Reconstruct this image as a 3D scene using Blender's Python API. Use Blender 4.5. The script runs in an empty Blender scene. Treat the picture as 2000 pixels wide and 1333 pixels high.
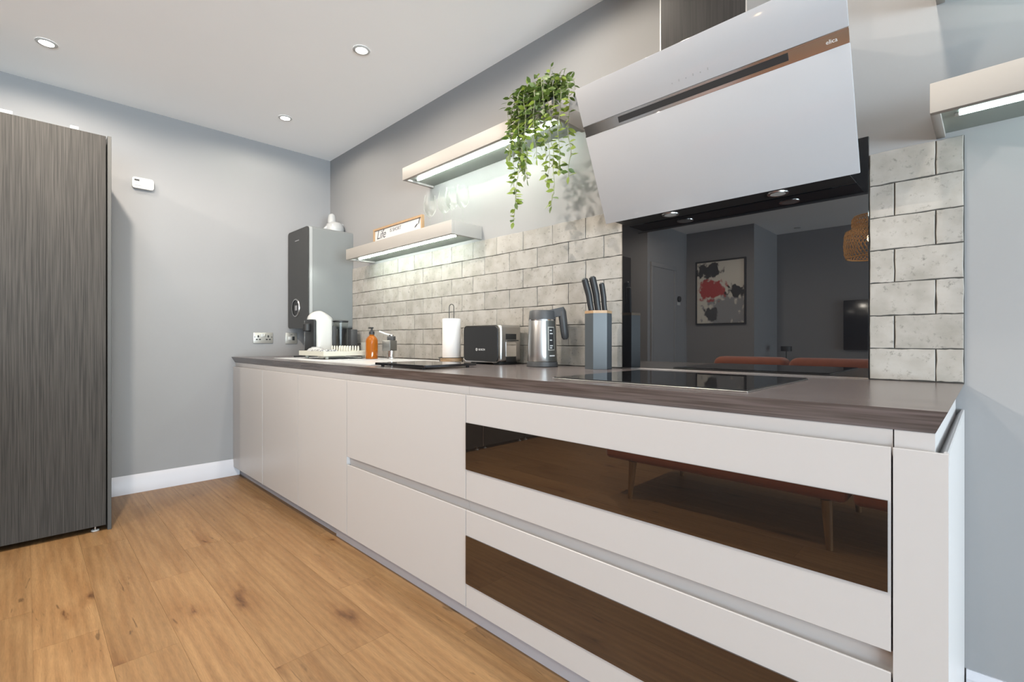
import bpy, bmesh, math, random
from mathutils import Vector, Matrix
random.seed(7)
SC = bpy.context.scene
COL = SC.collection

# ------------------------------------------------------------------ camera
cam_d = bpy.data.cameras.new('camera')
cam_d.sensor_width = 36.0
cam_d.lens = 940.8 / 2000 * 36.0
cam_d.clip_start = 0.02
cam = bpy.data.objects.new('camera', cam_d)
cam.location = (4.174, -1.9127, 1.0432)
cam.rotation_euler = (math.pi / 2, 0, math.pi / 2 - 0.7905)
COL.objects.link(cam)
SC.camera = cam

# ------------------------------------------------------------------ world, exposure
W = bpy.data.worlds.new('world')
SC.world = W
W.use_nodes = True
W.node_tree.nodes['Background'].inputs[0].default_value = (0.62, 0.78, 1.0, 1)
W.node_tree.nodes['Background'].inputs[1].default_value = 1.0
SC.view_settings.view_transform = 'Standard'
SC.view_settings.look = 'None'
SC.view_settings.gamma = 1.0
SC.view_settings.use_curve_mapping = False
SC.view_settings.exposure = 0.11
SC.cycles.use_denoising = True
SC.cycles.max_bounces = 10
SC.cycles.diffuse_bounces = 6
SC.cycles.sample_clamp_indirect = 6.0

CEIL = 2.648
SPOT_W = 34.0
WIN_A = 1260.0
LED_E = 115.0

# daylight through the glazed doors behind the camera: area lamp added outside, tilted up to brighten the ceiling
def area(name, loc, rot, sx, sy, power, color):
    l = bpy.data.lights.new(name, 'AREA')
    l.shape = 'RECTANGLE'; l.size = sx; l.size_y = sy
    l.energy = power; l.color = color
    o = bpy.data.objects.new(name, l)
    o.location = loc; o.rotation_euler = rot
    COL.objects.link(o)
    return o
area('window_daylight', (10.0, -3.5, 0.7), (0, math.radians(130), 0), 2.0, 4.4, WIN_A, (0.75, 0.905, 1.0))

# ------------------------------------------------------------------ materials
def nt(m):
    return m.node_tree.nodes, m.node_tree.links

def mat(name, col, rough=0.5, metal=0.0, ior=1.5, spec=0.5, trans=0.0, emit=None, emit_s=0.0, coat=0.0, alpha=1.0):
    m = bpy.data.materials.new(name)
    m.use_nodes = True
    b = m.node_tree.nodes['Principled BSDF']
    b.inputs['Base Color'].default_value = (*col, 1)
    b.inputs['Roughness'].default_value = rough
    b.inputs['Metallic'].default_value = metal
    b.inputs['IOR'].default_value = ior
    b.inputs['Specular IOR Level'].default_value = spec
    b.inputs['Transmission Weight'].default_value = trans
    b.inputs['Coat Weight'].default_value = coat
    if emit:
        b.inputs['Emission Color'].default_value = (*emit, 1)
        b.inputs['Emission Strength'].default_value = emit_s
    return m

def noise_tint(m, col_a, col_b, scale=(1, 1, 1), nscale=6.0, detail=6.0, lo=0.3, hi=0.7, bump=0.0, coords='Object', rough=None, distortion=0.0):
    """two-tone procedural noise on the base colour, optional bump"""
    N, L = nt(m)
    b = N['Principled BSDF']
    tc = N.new('ShaderNodeTexCoord')
    mp = N.new('ShaderNodeMapping'); mp.inputs['Scale'].default_value = scale
    L.new(tc.outputs[coords], mp.inputs['Vector'])
    oi = N.new('ShaderNodeObjectInfo')
    ml = N.new('ShaderNodeVectorMath'); ml.operation = 'SCALE'; ml.inputs['Scale'].default_value = 37.0
    cmb = N.new('ShaderNodeCombineXYZ')
    for i in range(3): L.new(oi.outputs['Random'], cmb.inputs[i])
    L.new(cmb.outputs[0], ml.inputs[0])
    ad = N.new('ShaderNodeVectorMath'); ad.operation = 'ADD'
    L.new(mp.outputs[0], ad.inputs[0]); L.new(ml.outputs[0], ad.inputs[1])
    nz = N.new('ShaderNodeTexNoise'); nz.inputs['Scale'].default_value = nscale; nz.inputs['Detail'].default_value = detail
    nz.inputs['Distortion'].default_value = distortion
    L.new(ad.outputs[0], nz.inputs['Vector'])
    cr = N.new('ShaderNodeValToRGB')
    cr.color_ramp.elements[0].position = lo; cr.color_ramp.elements[0].color = (*col_a, 1)
    cr.color_ramp.elements[1].position = hi; cr.color_ramp.elements[1].color = (*col_b, 1)
    L.new(nz.outputs['Fac'], cr.inputs['Fac'])
    L.new(cr.outputs['Color'], b.inputs['Base Color'])
    if bump:
        bp = N.new('ShaderNodeBump'); bp.inputs['Strength'].default_value = bump; bp.inputs['Distance'].default_value = 0.004
        L.new(nz.outputs['Fac'], bp.inputs['Height']); L.new(bp.outputs[0], b.inputs['Normal'])
    return dict(nodes=N, links=L, bsdf=b, vec=ad, noise=nz, ramp=cr, oi=oi)

M = {}
M['wall'] = mat('wall_paint', (0.225, 0.222, 0.226), 0.75)
noise_tint(M['wall'], (0.223, 0.220, 0.224), (0.228, 0.225, 0.229), nscale=3.0)
M['ceiling'] = mat('ceiling_paint', (0.88, 0.88, 0.88), 0.7)
noise_tint(M['ceiling'], (0.875, 0.875, 0.88), (0.885, 0.885, 0.89), nscale=2.0)
M['skirting'] = mat('skirting_gloss', (0.47, 0.46, 0.49), 0.35)
M['door_white'] = mat('cabinet_lacquer', (0.405, 0.385, 0.38), 0.38, spec=0.4)
M['carcass'] = mat('carcass_white', (0.405, 0.385, 0.38), 0.5)
M['plinth'] = mat('plinth_grey', (0.36, 0.345, 0.37), 0.35)
M['shelf'] = mat('shelf_lacquer', (0.285, 0.265, 0.246), 0.5)
M['shelf_under'] = mat('shelf_aluminium', (0.30, 0.33, 0.30), 0.40, metal=0.6)
M['black_glass'] = mat('black_glass', (0.006, 0.006, 0.007), 0.0, ior=2.05)
M['bronze_glass'] = mat('bronze_mirror_glass', (0.010, 0.008, 0.007), 0.0, ior=2.15)
M['bronze_glass'].node_tree.nodes['Principled BSDF'].inputs['Specular Tint'].default_value = (1.0, 0.88, 0.78, 1)
M['hob_glass'] = mat('hob_glass', (0.008, 0.008, 0.009), 0.015, ior=1.7)
M['white_glass'] = mat('white_glass', (0.305, 0.305, 0.32), 0.06, spec=0.35)
M['chrome'] = mat('chrome', (0.72, 0.71, 0.70), 0.12, metal=1.0)
M['steel'] = mat('brushed_steel', (0.50, 0.49, 0.48), 0.28, metal=1.0)
M['dark_plastic'] = mat('dark_plastic', (0.016, 0.0165, 0.018), 0.42, spec=0.35)
M['grey_plastic'] = mat('grey_plastic', (0.042, 0.043, 0.046), 0.45, spec=0.4)
M['black'] = mat('black_matt', (0.012, 0.012, 0.013), 0.55)
M['white_plastic'] = mat('white_plastic', (0.46, 0.46, 0.45), 0.35)
M['cream_plastic'] = mat('cream_plastic', (0.46, 0.45, 0.39), 0.4)
M['ceramic'] = mat('white_ceramic', (0.32, 0.32, 0.32), 0.25)
M['sink_white'] = mat('white_composite', (0.45, 0.45, 0.46), 0.3)
M['grout'] = mat('grout', (0.055, 0.052, 0.046), 0.9)
M['paper'] = mat('paper_towel', (0.56, 0.53, 0.515), 0.9)
M['wire'] = mat('black_wire', (0.03, 0.03, 0.03), 0.45, metal=0.4)
M['knife_grey'] = mat('knife_block_grey', (0.050, 0.058, 0.066), 0.4)
M['beech'] = mat('beech', (0.55, 0.34, 0.17), 0.5)
noise_tint(M['beech'], (0.27, 0.165, 0.085), (0.33, 0.215, 0.12), scale=(30, 30, 3), nscale=3)
M['amber'] = mat('amber_glass', (0.46, 0.14, 0.012), 0.05, ior=1.4, trans=0.6)
M['glass'] = mat('clear_glass', (1, 1, 1), 0.0, ior=1.5, trans=1.0)
M['boiler_front'] = mat('boiler_front', (0.034, 0.034, 0.034), 0.4, spec=0.3)
M['boiler_body'] = mat('boiler_body', (0.16, 0.168, 0.168), 0.32)
M['boiler_trim'] = mat('boiler_trim', (0.27, 0.277, 0.277), 0.3)
M['plate_metal'] = mat('socket_metal', (0.36, 0.345, 0.315), 0.35, metal=0.5)
M['led'] = mat('led_diffuser', (1, 1, 1), 0.5, emit=(0.90, 1.0, 0.91), emit_s=LED_E)
M['led_dim'] = mat('led_diffuser_dimmed', (1, 1, 1), 0.5, emit=(0.78, 1.0, 0.98), emit_s=LED_E * 0.19)
M['lamp'] = mat('downlight_lens', (1, 1, 1), 0.5, emit=(1.0, 0.96, 0.9), emit_s=25.0)
M['hood_lens'] = mat('hood_lamp_lens', (0.5, 0.5, 0.49), 0.3)
M['print'] = mat('print_paper', (0.45, 0.45, 0.45), 0.7)
M['ink'] = mat('ink', (0.05, 0.05, 0.06), 0.7)
M['mark_grey'] = mat('printed_mark', (0.22, 0.22, 0.23), 0.5)
M['mark_white'] = mat('printed_mark_white', (0.45, 0.45, 0.45), 0.5)
M['leaf_dark'] = mat('leaf_green', (0.065, 0.105, 0.022), 0.45)
M['leaf_light'] = mat('leaf_yellow_green', (0.165, 0.225, 0.035), 0.45)
M['stem'] = mat('plant_stem', (0.16, 0.17, 0.10), 0.6)
M['rust'] = mat('rust_velvet', (0.36, 0.085, 0.03), 0.8)
noise_tint(M['rust'], (0.30, 0.068, 0.025), (0.36, 0.09, 0.032), nscale=9)
M['rust'].node_tree.nodes['Principled BSDF'].inputs['Sheen Weight'].default_value = 0.4
M['leg_wood'] = mat('leg_walnut', (0.20, 0.10, 0.035), 0.4)
noise_tint(M['leg_wood'], (0.16, 0.08, 0.03), (0.26, 0.14, 0.05), scale=(20, 20, 2), nscale=4)
M['rattan'] = mat('rattan', (0.50, 0.27, 0.09), 0.6)
M['bulb'] = mat('bulb', (1, 1, 1), 0.5, emit=(1.0, 0.72, 0.38), emit_s=45.0)
M['tv'] = mat('tv_screen', (0.01, 0.01, 0.012), 0.15)
M['window_frame'] = mat('window_frame', (0.10, 0.10, 0.11), 0.4)

def add_translucency(m, w=0.35):
    m.node_tree.nodes['Principled BSDF'].inputs['Transmission Weight'].default_value = 0.0
    N, L = nt(m)
    tr = N.new('ShaderNodeBsdfTranslucent')
    tr.inputs['Color'].default_value = N['Principled BSDF'].inputs['Base Color'].default_value
    mx = N.new('ShaderNodeMixShader'); mx.inputs[0].default_value = w
    out = N['Material Output']
    L.new(N['Principled BSDF'].outputs[0], mx.inputs[1]); L.new(tr.outputs[0], mx.inputs[2])
    L.new(mx.outputs[0], out.inputs['Surface'])
add_translucency(M['leaf_dark'], 0.3); add_translucency(M['leaf_light'], 0.35)

def pane_material(name):
    m = bpy.data.materials.new(name); m.use_nodes = True
    N, L = nt(m)
    N.remove(N['Principled BSDF'])
    t = N.new('ShaderNodeBsdfTransparent'); g = N.new('ShaderNodeBsdfGlossy'); g.inputs['Roughness'].default_value = 0.0
    mx = N.new('ShaderNodeMixShader'); mx.inputs[0].default_value = 0.06
    L.new(t.outputs[0], mx.inputs[1]); L.new(g.outputs[0], mx.inputs[2]); L.new(mx.outputs[0], N['Material Output'].inputs['Surface'])
    return m
M['pane'] = pane_material('window_pane')

def thin_glass(name):
    """thin wine-glass wall: see-through with a soft sheen towards the rim of its outline"""
    m = bpy.data.materials.new(name); m.use_nodes = True
    N, L = nt(m)
    N.remove(N['Principled BSDF'])
    t = N.new('ShaderNodeBsdfTransparent'); t.inputs[0].default_value = (0.985, 0.995, 0.99, 1)
    g = N.new('ShaderNodeBsdfGlossy'); g.inputs['Roughness'].default_value = 0.22
    d = N.new('ShaderNodeBsdfTranslucent'); d.inputs[0].default_value = (0.9, 0.92, 0.92, 1)
    gm = N.new('ShaderNodeMixShader'); gm.inputs[0].default_value = 0.5
    L.new(g.outputs[0], gm.inputs[1]); L.new(d.outputs[0], gm.inputs[2])
    lw = N.new('ShaderNodeLayerWeight'); lw.inputs['Blend'].default_value = 0.5
    pw = N.new('ShaderNodeMath'); pw.operation = 'POWER'; pw.inputs[1].default_value = 3.0
    L.new(lw.outputs['Facing'], pw.inputs[0])
    sc_ = N.new('ShaderNodeMath'); sc_.operation = 'MULTIPLY_ADD'; sc_.inputs[1].default_value = 0.42; sc_.inputs[2].default_value = 0.02
    L.new(pw.outputs[0], sc_.inputs[0])
    mx = N.new('ShaderNodeMixShader')
    L.new(sc_.outputs[0], mx.inputs[0])
    L.new(t.outputs[0], mx.inputs[1]); L.new(gm.outputs[0], mx.inputs[2]); L.new(mx.outputs[0], N['Material Output'].inputs['Surface'])
    return m
M['thin_glass'] = thin_glass('thin_wine_glass')

def oak():
    m = mat('oak_plank', (0.5, 0.3, 0.13), 0.42, spec=0.4)
    d = noise_tint(m, (0.196, 0.104, 0.043), (0.256, 0.149, 0.067), scale=(1.6, 16, 1), nscale=1.6, detail=8, lo=0.32, hi=0.68, distortion=0.6)
    N, L, b = d['nodes'], d['links'], d['bsdf']
    tc = N.new('ShaderNodeTexCoord')
    cmb = N.new('ShaderNodeCombineXYZ')
    ms = N.new('ShaderNodeMath'); ms.operation = 'MULTIPLY'; ms.inputs[1].default_value = 61.0
    L.new(d['oi'].outputs['Random'], ms.inputs[0]); L.new(ms.outputs[0], cmb.inputs[0]); L.new(ms.outputs[0], cmb.inputs[1])
    def moved(scale):
        mp = N.new('ShaderNodeMapping'); mp.inputs['Scale'].default_value = scale
        L.new(tc.outputs['Object'], mp.inputs['Vector'])
        ad = N.new('ShaderNodeVectorMath'); L.new(mp.outputs[0], ad.inputs[0]); L.new(cmb.outputs[0], ad.inputs[1])
        return ad.outputs[0]
    def ranged(sock, a, b, c, e):
        r = N.new('ShaderNodeMapRange'); r.inputs[1].default_value = a; r.inputs[2].default_value = b; r.inputs[3].default_value = c; r.inputs[4].default_value = e
        L.new(sock, r.inputs[0]); return r.outputs[0]
    def mul(a, b):
        q = N.new('ShaderNodeMath'); q.operation = 'MULTIPLY'; L.new(a, q.inputs[0]); L.new(b, q.inputs[1]); return q.outputs[0]
    # fine grain
    nz = N.new('ShaderNodeTexNoise'); nz.inputs['Scale'].default_value = 1.0; nz.inputs['Detail'].default_value = 4; nz.inputs['Roughness'].default_value = 0.7
    L.new(moved((22, 260, 1)), nz.inputs['Vector'])
    grain = ranged(nz.outputs['Fac'], 0.28, 0.72, 0.78, 1.14)
    # cathedral figure
    wv = N.new('ShaderNodeTexWave'); wv.wave_type = 'BANDS'; wv.bands_direction = 'Y'
    wv.inputs['Scale'].default_value = 1.0; wv.inputs['Distortion'].default_value = 7.0; wv.inputs['Detail'].default_value = 3.0; wv.inputs['Detail Scale'].default_value = 0.8
    L.new(moved((1.3, 11.0, 0.0)), wv.inputs['Vector'])
    fig = ranged(wv.outputs['Fac'], 0.0, 1.0, 0.90, 1.05)
    # knots: sparse, warped, of very different sizes
    kv = moved((1.35, 4.2, 0.0))
    nw = N.new('ShaderNodeTexNoise'); nw.inputs['Scale'].default_value = 3.2; nw.inputs['Detail'].default_value = 5
    L.new(kv, nw.inputs['Vector'])
    wsc = N.new('ShaderNodeVectorMath'); wsc.operation = 'SCALE'; wsc.inputs['Scale'].default_value = 0.55
    L.new(nw.outputs['Color'], wsc.inputs[0])
    ad2 = N.new('ShaderNodeVectorMath'); L.new(kv, ad2.inputs[0]); L.new(wsc.outputs[0], ad2.inputs[1])
    vo = N.new('ShaderNodeTexVoronoi'); vo.voronoi_dimensions = '2D'; vo.inputs['Scale'].default_value = 1.0
    L.new(ad2.outputs[0], vo.inputs['Vector'])
    sp = N.new('ShaderNodeSeparateColor'); L.new(vo.outputs['Color'], sp.inputs[0])
    ksz = ranged(sp.outputs[1], 0.0, 1.0, 0.9, 2.4)
    kd = mul(vo.outputs['Distance'], ksz)
    kr = N.new('ShaderNodeValToRGB')
    kr.color_ramp.elements[0].position = 0.0; kr.color_ramp.elements[0].color = (0.26, 0.20, 0.16, 1)
    e = kr.color_ramp.elements.new(0.045); e.color = (0.55, 0.46, 0.40, 1)
    e = kr.color_ramp.elements.new(0.12); e.color = (0.86, 0.80, 0.74, 1)
    e = kr.color_ramp.elements.new(0.26); e.color = (0.96, 0.94, 0.92, 1)
    kr.color_ramp.elements[-1].position = 0.42; kr.color_ramp.elements[-1].color = (1, 1, 1, 1)
    L.new(kd, kr.inputs['Fac'])
    gt = N.new('ShaderNodeMath'); gt.operation = 'GREATER_THAN'; gt.inputs[1].default_value = 0.5
    L.new(sp.outputs[0], gt.inputs[0])
    km = N.new('ShaderNodeMix'); km.data_type = 'RGBA'; km.inputs[6].default_value = (1, 1, 1, 1)
    L.new(gt.outputs[0], km.inputs[0]); L.new(kr.outputs['Color'], km.inputs[7])
    # cracks and dark streaks running with the grain
    n3 = N.new('ShaderNodeTexNoise'); n3.inputs['Scale'].default_value = 1.0; n3.inputs['Detail'].default_value = 6; n3.inputs['Distortion'].default_value = 1.4
    L.new(moved((3.4, 30, 1)), n3.inputs['Vector'])
    crack = ranged(n3.outputs['Fac'], 0.665, 0.72, 1.0, 0.52)
    fine = mul(mul(grain, fig), crack)
    # per plank tone
    pr = N.new('ShaderNodeMapRange'); pr.inputs[3].default_value = 0.86; pr.inputs[4].default_value = 1.10
    L.new(d['oi'].outputs['Random'], pr.inputs[0])
    m2 = N.new('ShaderNodeMath'); m2.operation = 'MULTIPLY'; L.new(fine, m2.inputs[0]); L.new(pr.outputs[0], m2.inputs[1])
    s1 = N.new('ShaderNodeVectorMath'); s1.operation = 'SCALE'
    L.new(d['ramp'].outputs['Color'], s1.inputs[0]); L.new(m2.outputs[0], s1.inputs['Scale'])
    s2 = N.new('ShaderNodeVectorMath'); s2.operation = 'MULTIPLY'
    L.new(s1.outputs[0], s2.inputs[0]); L.new(km.outputs[2], s2.inputs[1])
    L.new(s2.outputs[0], b.inputs['Base Color'])
    return m
M['oak'] = oak()
M['floor_base'] = mat('floor_joint', (0.24, 0.14, 0.07), 0.8)

def streak(name, a, b, scale, rough, lo=0.35, hi=0.65, spec=0.5):
    m = mat(name, a, rough, spec=spec)
    noise_tint(m, a, b, scale=scale, nscale=1.0, detail=4, lo=lo, hi=hi)
    return m
M['worktop'] = streak('worktop_laminate', (0.068, 0.057, 0.056), (0.140, 0.118, 0.118), (5, 150, 150), 0.24, spec=0.62)
M['tall_wood'] = streak('tall_unit_veneer', (0.021, 0.0185, 0.0165), (0.046, 0.041, 0.037), (260, 260, 4.0), 0.6, spec=0.2)
M['tall_edge'] = mat('tall_unit_edge', (0.034, 0.032, 0.029), 0.5)
M['chimney_wood'] = streak('chimney_veneer', (0.011, 0.0095, 0.009), (0.018, 0.0155, 0.0145), (180, 180, 4.0), 0.55, spec=0.2)

def brick_mat():
    m = mat('weathered_brick_tile', (0.6, 0.55, 0.48), 0.75, spec=0.25)
    d = noise_tint(m, (0.215, 0.20, 0.18), (0.30, 0.28, 0.26), scale=(9, 9, 9), nscale=1.4, detail=9, lo=0.28, hi=0.62, bump=0.35)
    N, L, b = d['nodes'], d['links'], d['bsdf']
    # weathering specks
    n2 = N.new('ShaderNodeTexNoise'); n2.inputs['Scale'].default_value = 5.5; n2.inputs['Detail'].default_value = 8; n2.inputs['Roughness'].default_value = 0.75
    L.new(d['vec'].outputs[0], n2.inputs['Vector'])
    r = N.new('ShaderNodeMapRange'); r.inputs[1].default_value = 0.56; r.inputs[2].default_value = 0.70; r.inputs[3].default_value = 1.0; r.inputs[4].default_value = 0.45
    L.new(n2.outputs['Fac'], r.inputs[0])
    pr = N.new('ShaderNodeMapRange'); pr.inputs[3].default_value = 0.93; pr.inputs[4].default_value = 1.05
    L.new(d['oi'].outputs['Random'], pr.inputs[0])
    mm = N.new('ShaderNodeMath'); mm.operation = 'MULTIPLY'; L.new(r.outputs[0], mm.inputs[0]); L.new(pr.outputs[0], mm.inputs[1])
    s = N.new('ShaderNodeVectorMath'); s.operation = 'SCALE'; L.new(d['ramp'].outputs['Color'], s.inputs[0]); L.new(mm.outputs[0], s.inputs['Scale'])
    L.new(s.outputs[0], b.inputs['Base Color'])
    return m
M['brick'] = brick_mat()

def painting_mat():
    m = mat('abstract_canvas', (0.5, 0.48, 0.44), 0.7)
    N, L = nt(m); b = N['Principled BSDF']
    tc = N.new('ShaderNodeTexCoord')
    nz = N.new('ShaderNodeTexNoise'); nz.inputs['Scale'].default_value = 9.0; nz.inputs['Detail'].default_value = 6
    L.new(tc.outputs['Generated'], nz.inputs['Vector'])
    def blob(cx, cz, sx, sz, thr):
        mp = N.new('ShaderNodeMapping'); mp.vector_type = 'POINT'
        mp.inputs['Location'].default_value = (-cx / sx, 0, -cz / sz); mp.inputs['Scale'].default_value = (1 / sx, 0, 1 / sz)
        L.new(tc.outputs['Generated'], mp.inputs['Vector'])
        ln = N.new('ShaderNodeVectorMath'); ln.operation = 'LENGTH'; L.new(mp.outputs[0], ln.inputs[0])
        a = N.new('ShaderNodeMath'); a.operation = 'MULTIPLY_ADD'; a.inputs[1].default_value = 2.6; L.new(nz.outputs['Fac'], a.inputs[0]); L.new(ln.outputs['Value'], a.inputs[2])
        r = N.new('ShaderNodeMapRange'); r.inputs[1].default_value = thr; r.inputs[2].default_value = thr + 0.25; r.inputs[3].default_value = 1; r.inputs[4].default_value = 0
        L.new(a.outputs[0], r.inputs[0]); return r.outputs[0]
    cur = None
    def over(fac, col, prev):
        mx = N.new('ShaderNodeMix'); mx.data_type = 'RGBA'; mx.inputs[7].default_value = (*col, 1)
        L.new(fac, mx.inputs[0])
        if prev is None: mx.inputs[6].default_value = (0.66, 0.62, 0.55, 1)
        else: L.new(prev, mx.inputs[6])
        return mx.outputs[2]
    # seen mirrored in the splashback: left in the mirror is the small-X side
    cur = over(blob(0.62, 0.20, 0.5, 0.30, 2.05), (0.27, 0.27, 0.28), cur)
    cur = over(blob(0.30, 0.55, 0.30, 0.17, 2.15), (0.42, 0.05, 0.045), cur)
    cur = over(blob(0.25, 0.86, 0.28, 0.12, 2.15), (0.03, 0.03, 0.03), cur)
    cur = over(blob(0.84, 0.50, 0.20, 0.10, 2.10), (0.03, 0.03, 0.03), cur)
    cur = over(blob(0.30, 0.16, 0.18, 0.12, 2.0), (0.06, 0.06, 0.06), cur)
    L.new(cur, b.inputs['Base Color'])
    return m
M['canvas'] = painting_mat()

def cloth_mat():
    m = mat('patterned_cloth', (0.7, 0.7, 0.68), 0.8)
    N, L = nt(m); b = N['Principled BSDF']
    tc = N.new('ShaderNodeTexCoord')
    v = N.new('ShaderNodeTexVoronoi'); v.feature = 'DISTANCE_TO_EDGE'; v.inputs['Scale'].default_value = 55
    L.new(tc.outputs['Object'], v.inputs['Vector'])
    r = N.new('ShaderNodeValToRGB'); r.color_ramp.elements[0].position = 0.06; r.color_ramp.elements[0].color = (0.08, 0.08, 0.09, 1)
    r.color_ramp.elements[1].position = 0.14; r.color_ramp.elements[1].color = (0.42, 0.42, 0.41, 1)
    L.new(v.outputs['Distance'], r.inputs[0]); L.new(r.outputs[0], b.inputs['Base Color'])
    return m
M['cloth'] = cloth_mat()

# ------------------------------------------------------------------ mesh helpers
class MB:
    def __init__(s):
        s.bm = bmesh.new()
    def _bevel(s, geom_edges, r, seg):
        bmesh.ops.bevel(s.bm, geom=geom_edges, offset=r, segments=seg, profile=0.5, affect='EDGES', clamp_overlap=True)
    def box(s, x0, x1, y0, y1, z0, z1, r=0.0, seg=2, axis=None):
        vs = [s.bm.verts.new(p) for p in ((x0, y0, z0), (x1, y0, z0), (x1, y1, z0), (x0, y1, z0), (x0, y0, z1), (x1, y0, z1), (x1, y1, z1), (x0, y1, z1))]
        fs = [s.bm.faces.new([vs[i] for i in f]) for f in ((0, 3, 2, 1), (4, 5, 6, 7), (0, 1, 5, 4), (1, 2, 6, 5), (2, 3, 7, 6), (3, 0, 4, 7))]
        if r > 0:
            ed = set(e for f in fs for e in f.edges)
            if axis is not None:
                ed = [e for e in ed if abs((e.verts[0].co - e.verts[1].co).normalized()[axis]) > 0.9]
            s._bevel(list(ed), r, seg)
        return s
    def prism(s, pts, axis, a, b):
        """polygon pts in the two other axes, extruded along axis from a to b"""
        def P(p, t):
            q = [0, 0, 0]; o = [i for i in range(3) if i != axis]
            q[o[0]], q[o[1]], q[axis] = p[0], p[1], t
            return q
        A = [s.bm.verts.new(P(p, a)) for p in pts]; B = [s.bm.verts.new(P(p, b)) for p in pts]
        n = len(pts)
        s.bm.faces.new(A[::-1]); s.bm.faces.new(B)
        for i in range(n):
            s.bm.faces.new((A[i], A[(i + 1) % n], B[(i + 1) % n], B[i]))
        return s
    def lathe(s, prof, c=(0, 0, 0), n=32, sx=1.0, sy=1.0, rot=None):
        rings = []
        R = rot or Matrix.Identity(3)
        for (r, z) in prof:
            if r < 1e-6:
                rings.append([s.bm.verts.new(Vector(c) + R @ Vector((0, 0, z)))])
            else:
                rings.append([s.bm.verts.new(Vector(c) + R @ Vector((r * sx * math.cos(2 * math.pi * i / n), r * sy * math.sin(2 * math.pi * i / n), z))) for i in range(n)])
        for a, b in zip(rings, rings[1:]):
            for i in range(n):
                j = (i + 1) % n
                if len(a) == 1 and len(b) == 1: continue
                if len(a) == 1: s.bm.faces.new((a[0], b[j], b[i]))
                elif len(b) == 1: s.bm.faces.new((a[i], a[j], b[0]))
                else: s.bm.faces.new((a[i], a[j], b[j], b[i]))
        return s
    def cyl(s, c, r, z0, z1, n=32, bev=0.0, rot=None, r1=None):
        r1 = r if r1 is None else r1
        if bev > 0:
            pr = [(0, z0), (r - bev, z0), (r, z0 + bev), (r1, z1 - bev), (r1 - bev, z1), (0, z1)]
        else:
            pr = [(0, z0), (r, z0), (r1, z1), (0, z1)]
        return s.lathe(pr, c, n, rot=rot)
    def tube(s, pts, r, n=8, radii=None, closed=False):
        pts = [Vector(p) for p in pts]
        rings = []
        m = len(pts)
        prev = None
        for i, p in enumerate(pts):
            if closed: t = pts[(i + 1) % m] - pts[i - 1]
            else: t = pts[min(i + 1, m - 1)] - pts[max(i - 1, 0)]
            t.normalize()
            if prev is None:
                up = Vector((0, 0, 1)) if abs(t.z) < 0.9 else Vector((1, 0, 0))
                u = t.cross(up).normalized()
            else:
                u = (prev - t * prev.dot(t)).normalized()
            prev = u
            v = t.cross(u)
            rr = radii[i] if radii else r
            rings.append([s.bm.verts.new(p + (u * math.cos(2 * math.pi * k / n) + v * math.sin(2 * math.pi * k / n)) * rr) for k in range(n)])
        pairs = list(zip(rings, rings[1:])) + ([(rings[-1], rings[0])] if closed else [])
        for a, b in pairs:
            for k in range(n):
                s.bm.faces.new((a[k], a[(k + 1) % n], b[(k + 1) % n], b[k]))
        if not closed:
            s.bm.faces.new(rings[0][::-1]); s.bm.faces.new(rings[-1])
        return s
    def ellipsoid(s, c, rx, ry, rz, n=24, m=14, half=False):
        pr = []
        for i in range(m + 1):
            a = -math.pi / 2 + math.pi * i / m
            if half: a = math.pi / 2 * i / m
            pr.append((max(math.cos(a), 0.0), math.sin(a) * rz))
        pr[-1] = (0, pr[-1][1])
        if not half: pr[0] = (0, pr[0][1])
        return s.lathe(pr, c, n, sx=rx, sy=ry)
    def mesh(s, name, smooth=True):
        bmesh.ops.recalc_face_normals(s.bm, faces=s.bm.faces[:])
        me = bpy.data.meshes.new(name)
        s.bm.to_mesh(me); s.bm.free()
        if smooth:
            for p in me.polygons: p.use_smooth = True
            me.set_sharp_from_angle(angle=math.radians(32))
        return me

ORG = {}
def thing(name, label, cat, loc=(0, 0, 0), group=None, rotz=0.0):
    o = bpy.data.objects.new(name, None)
    o.empty_display_size = 0.05
    COL.objects.link(o)
    o.location = loc; o.rotation_euler = (0, 0, rotz)
    o['label'] = label; o['category'] = cat
    if group: o['group'] = group
    ORG[o.name] = Vector(loc)
    return o
def link(name, me, m, parent=None):
    o = bpy.data.objects.new(name, me)
    COL.objects.link(o)
    if m is not None:
        me.materials.clear(); me.materials.append(M[m] if isinstance(m, str) else m)
    if parent is not None: o.parent = parent
    return o
def part(name, mb, m, parent, world=True, label=None, smooth=True):
    """mesh part under a thing (or under a part of it); world=True: coordinates given in world space"""
    me = mb.mesh(name, smooth)
    root = parent
    while root.parent is not None: root = root.parent
    if world: me.transform(Matrix.Translation(-ORG.get(root.name, Vector())))
    o = link(name, me, m, parent)
    if label: o['label'] = label
    return o
def solo(name, mb, m, label, cat, group=None, origin=None):
    me = mb.mesh(name)
    o = link(name, me, m)
    if origin:
        me.transform(Matrix.Translation(-Vector(origin))); o.location = origin; ORG[o.name] = Vector(origin)
    o['label'] = label; o['category'] = cat
    if group: o['group'] = group
    return o
def struct(name, mb, m, parent=None, label=None):
    o = link(name, mb.mesh(name), m, parent)
    if parent is None: o['kind'] = 'structure'
    if label: o['label'] = label
    return o
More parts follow.
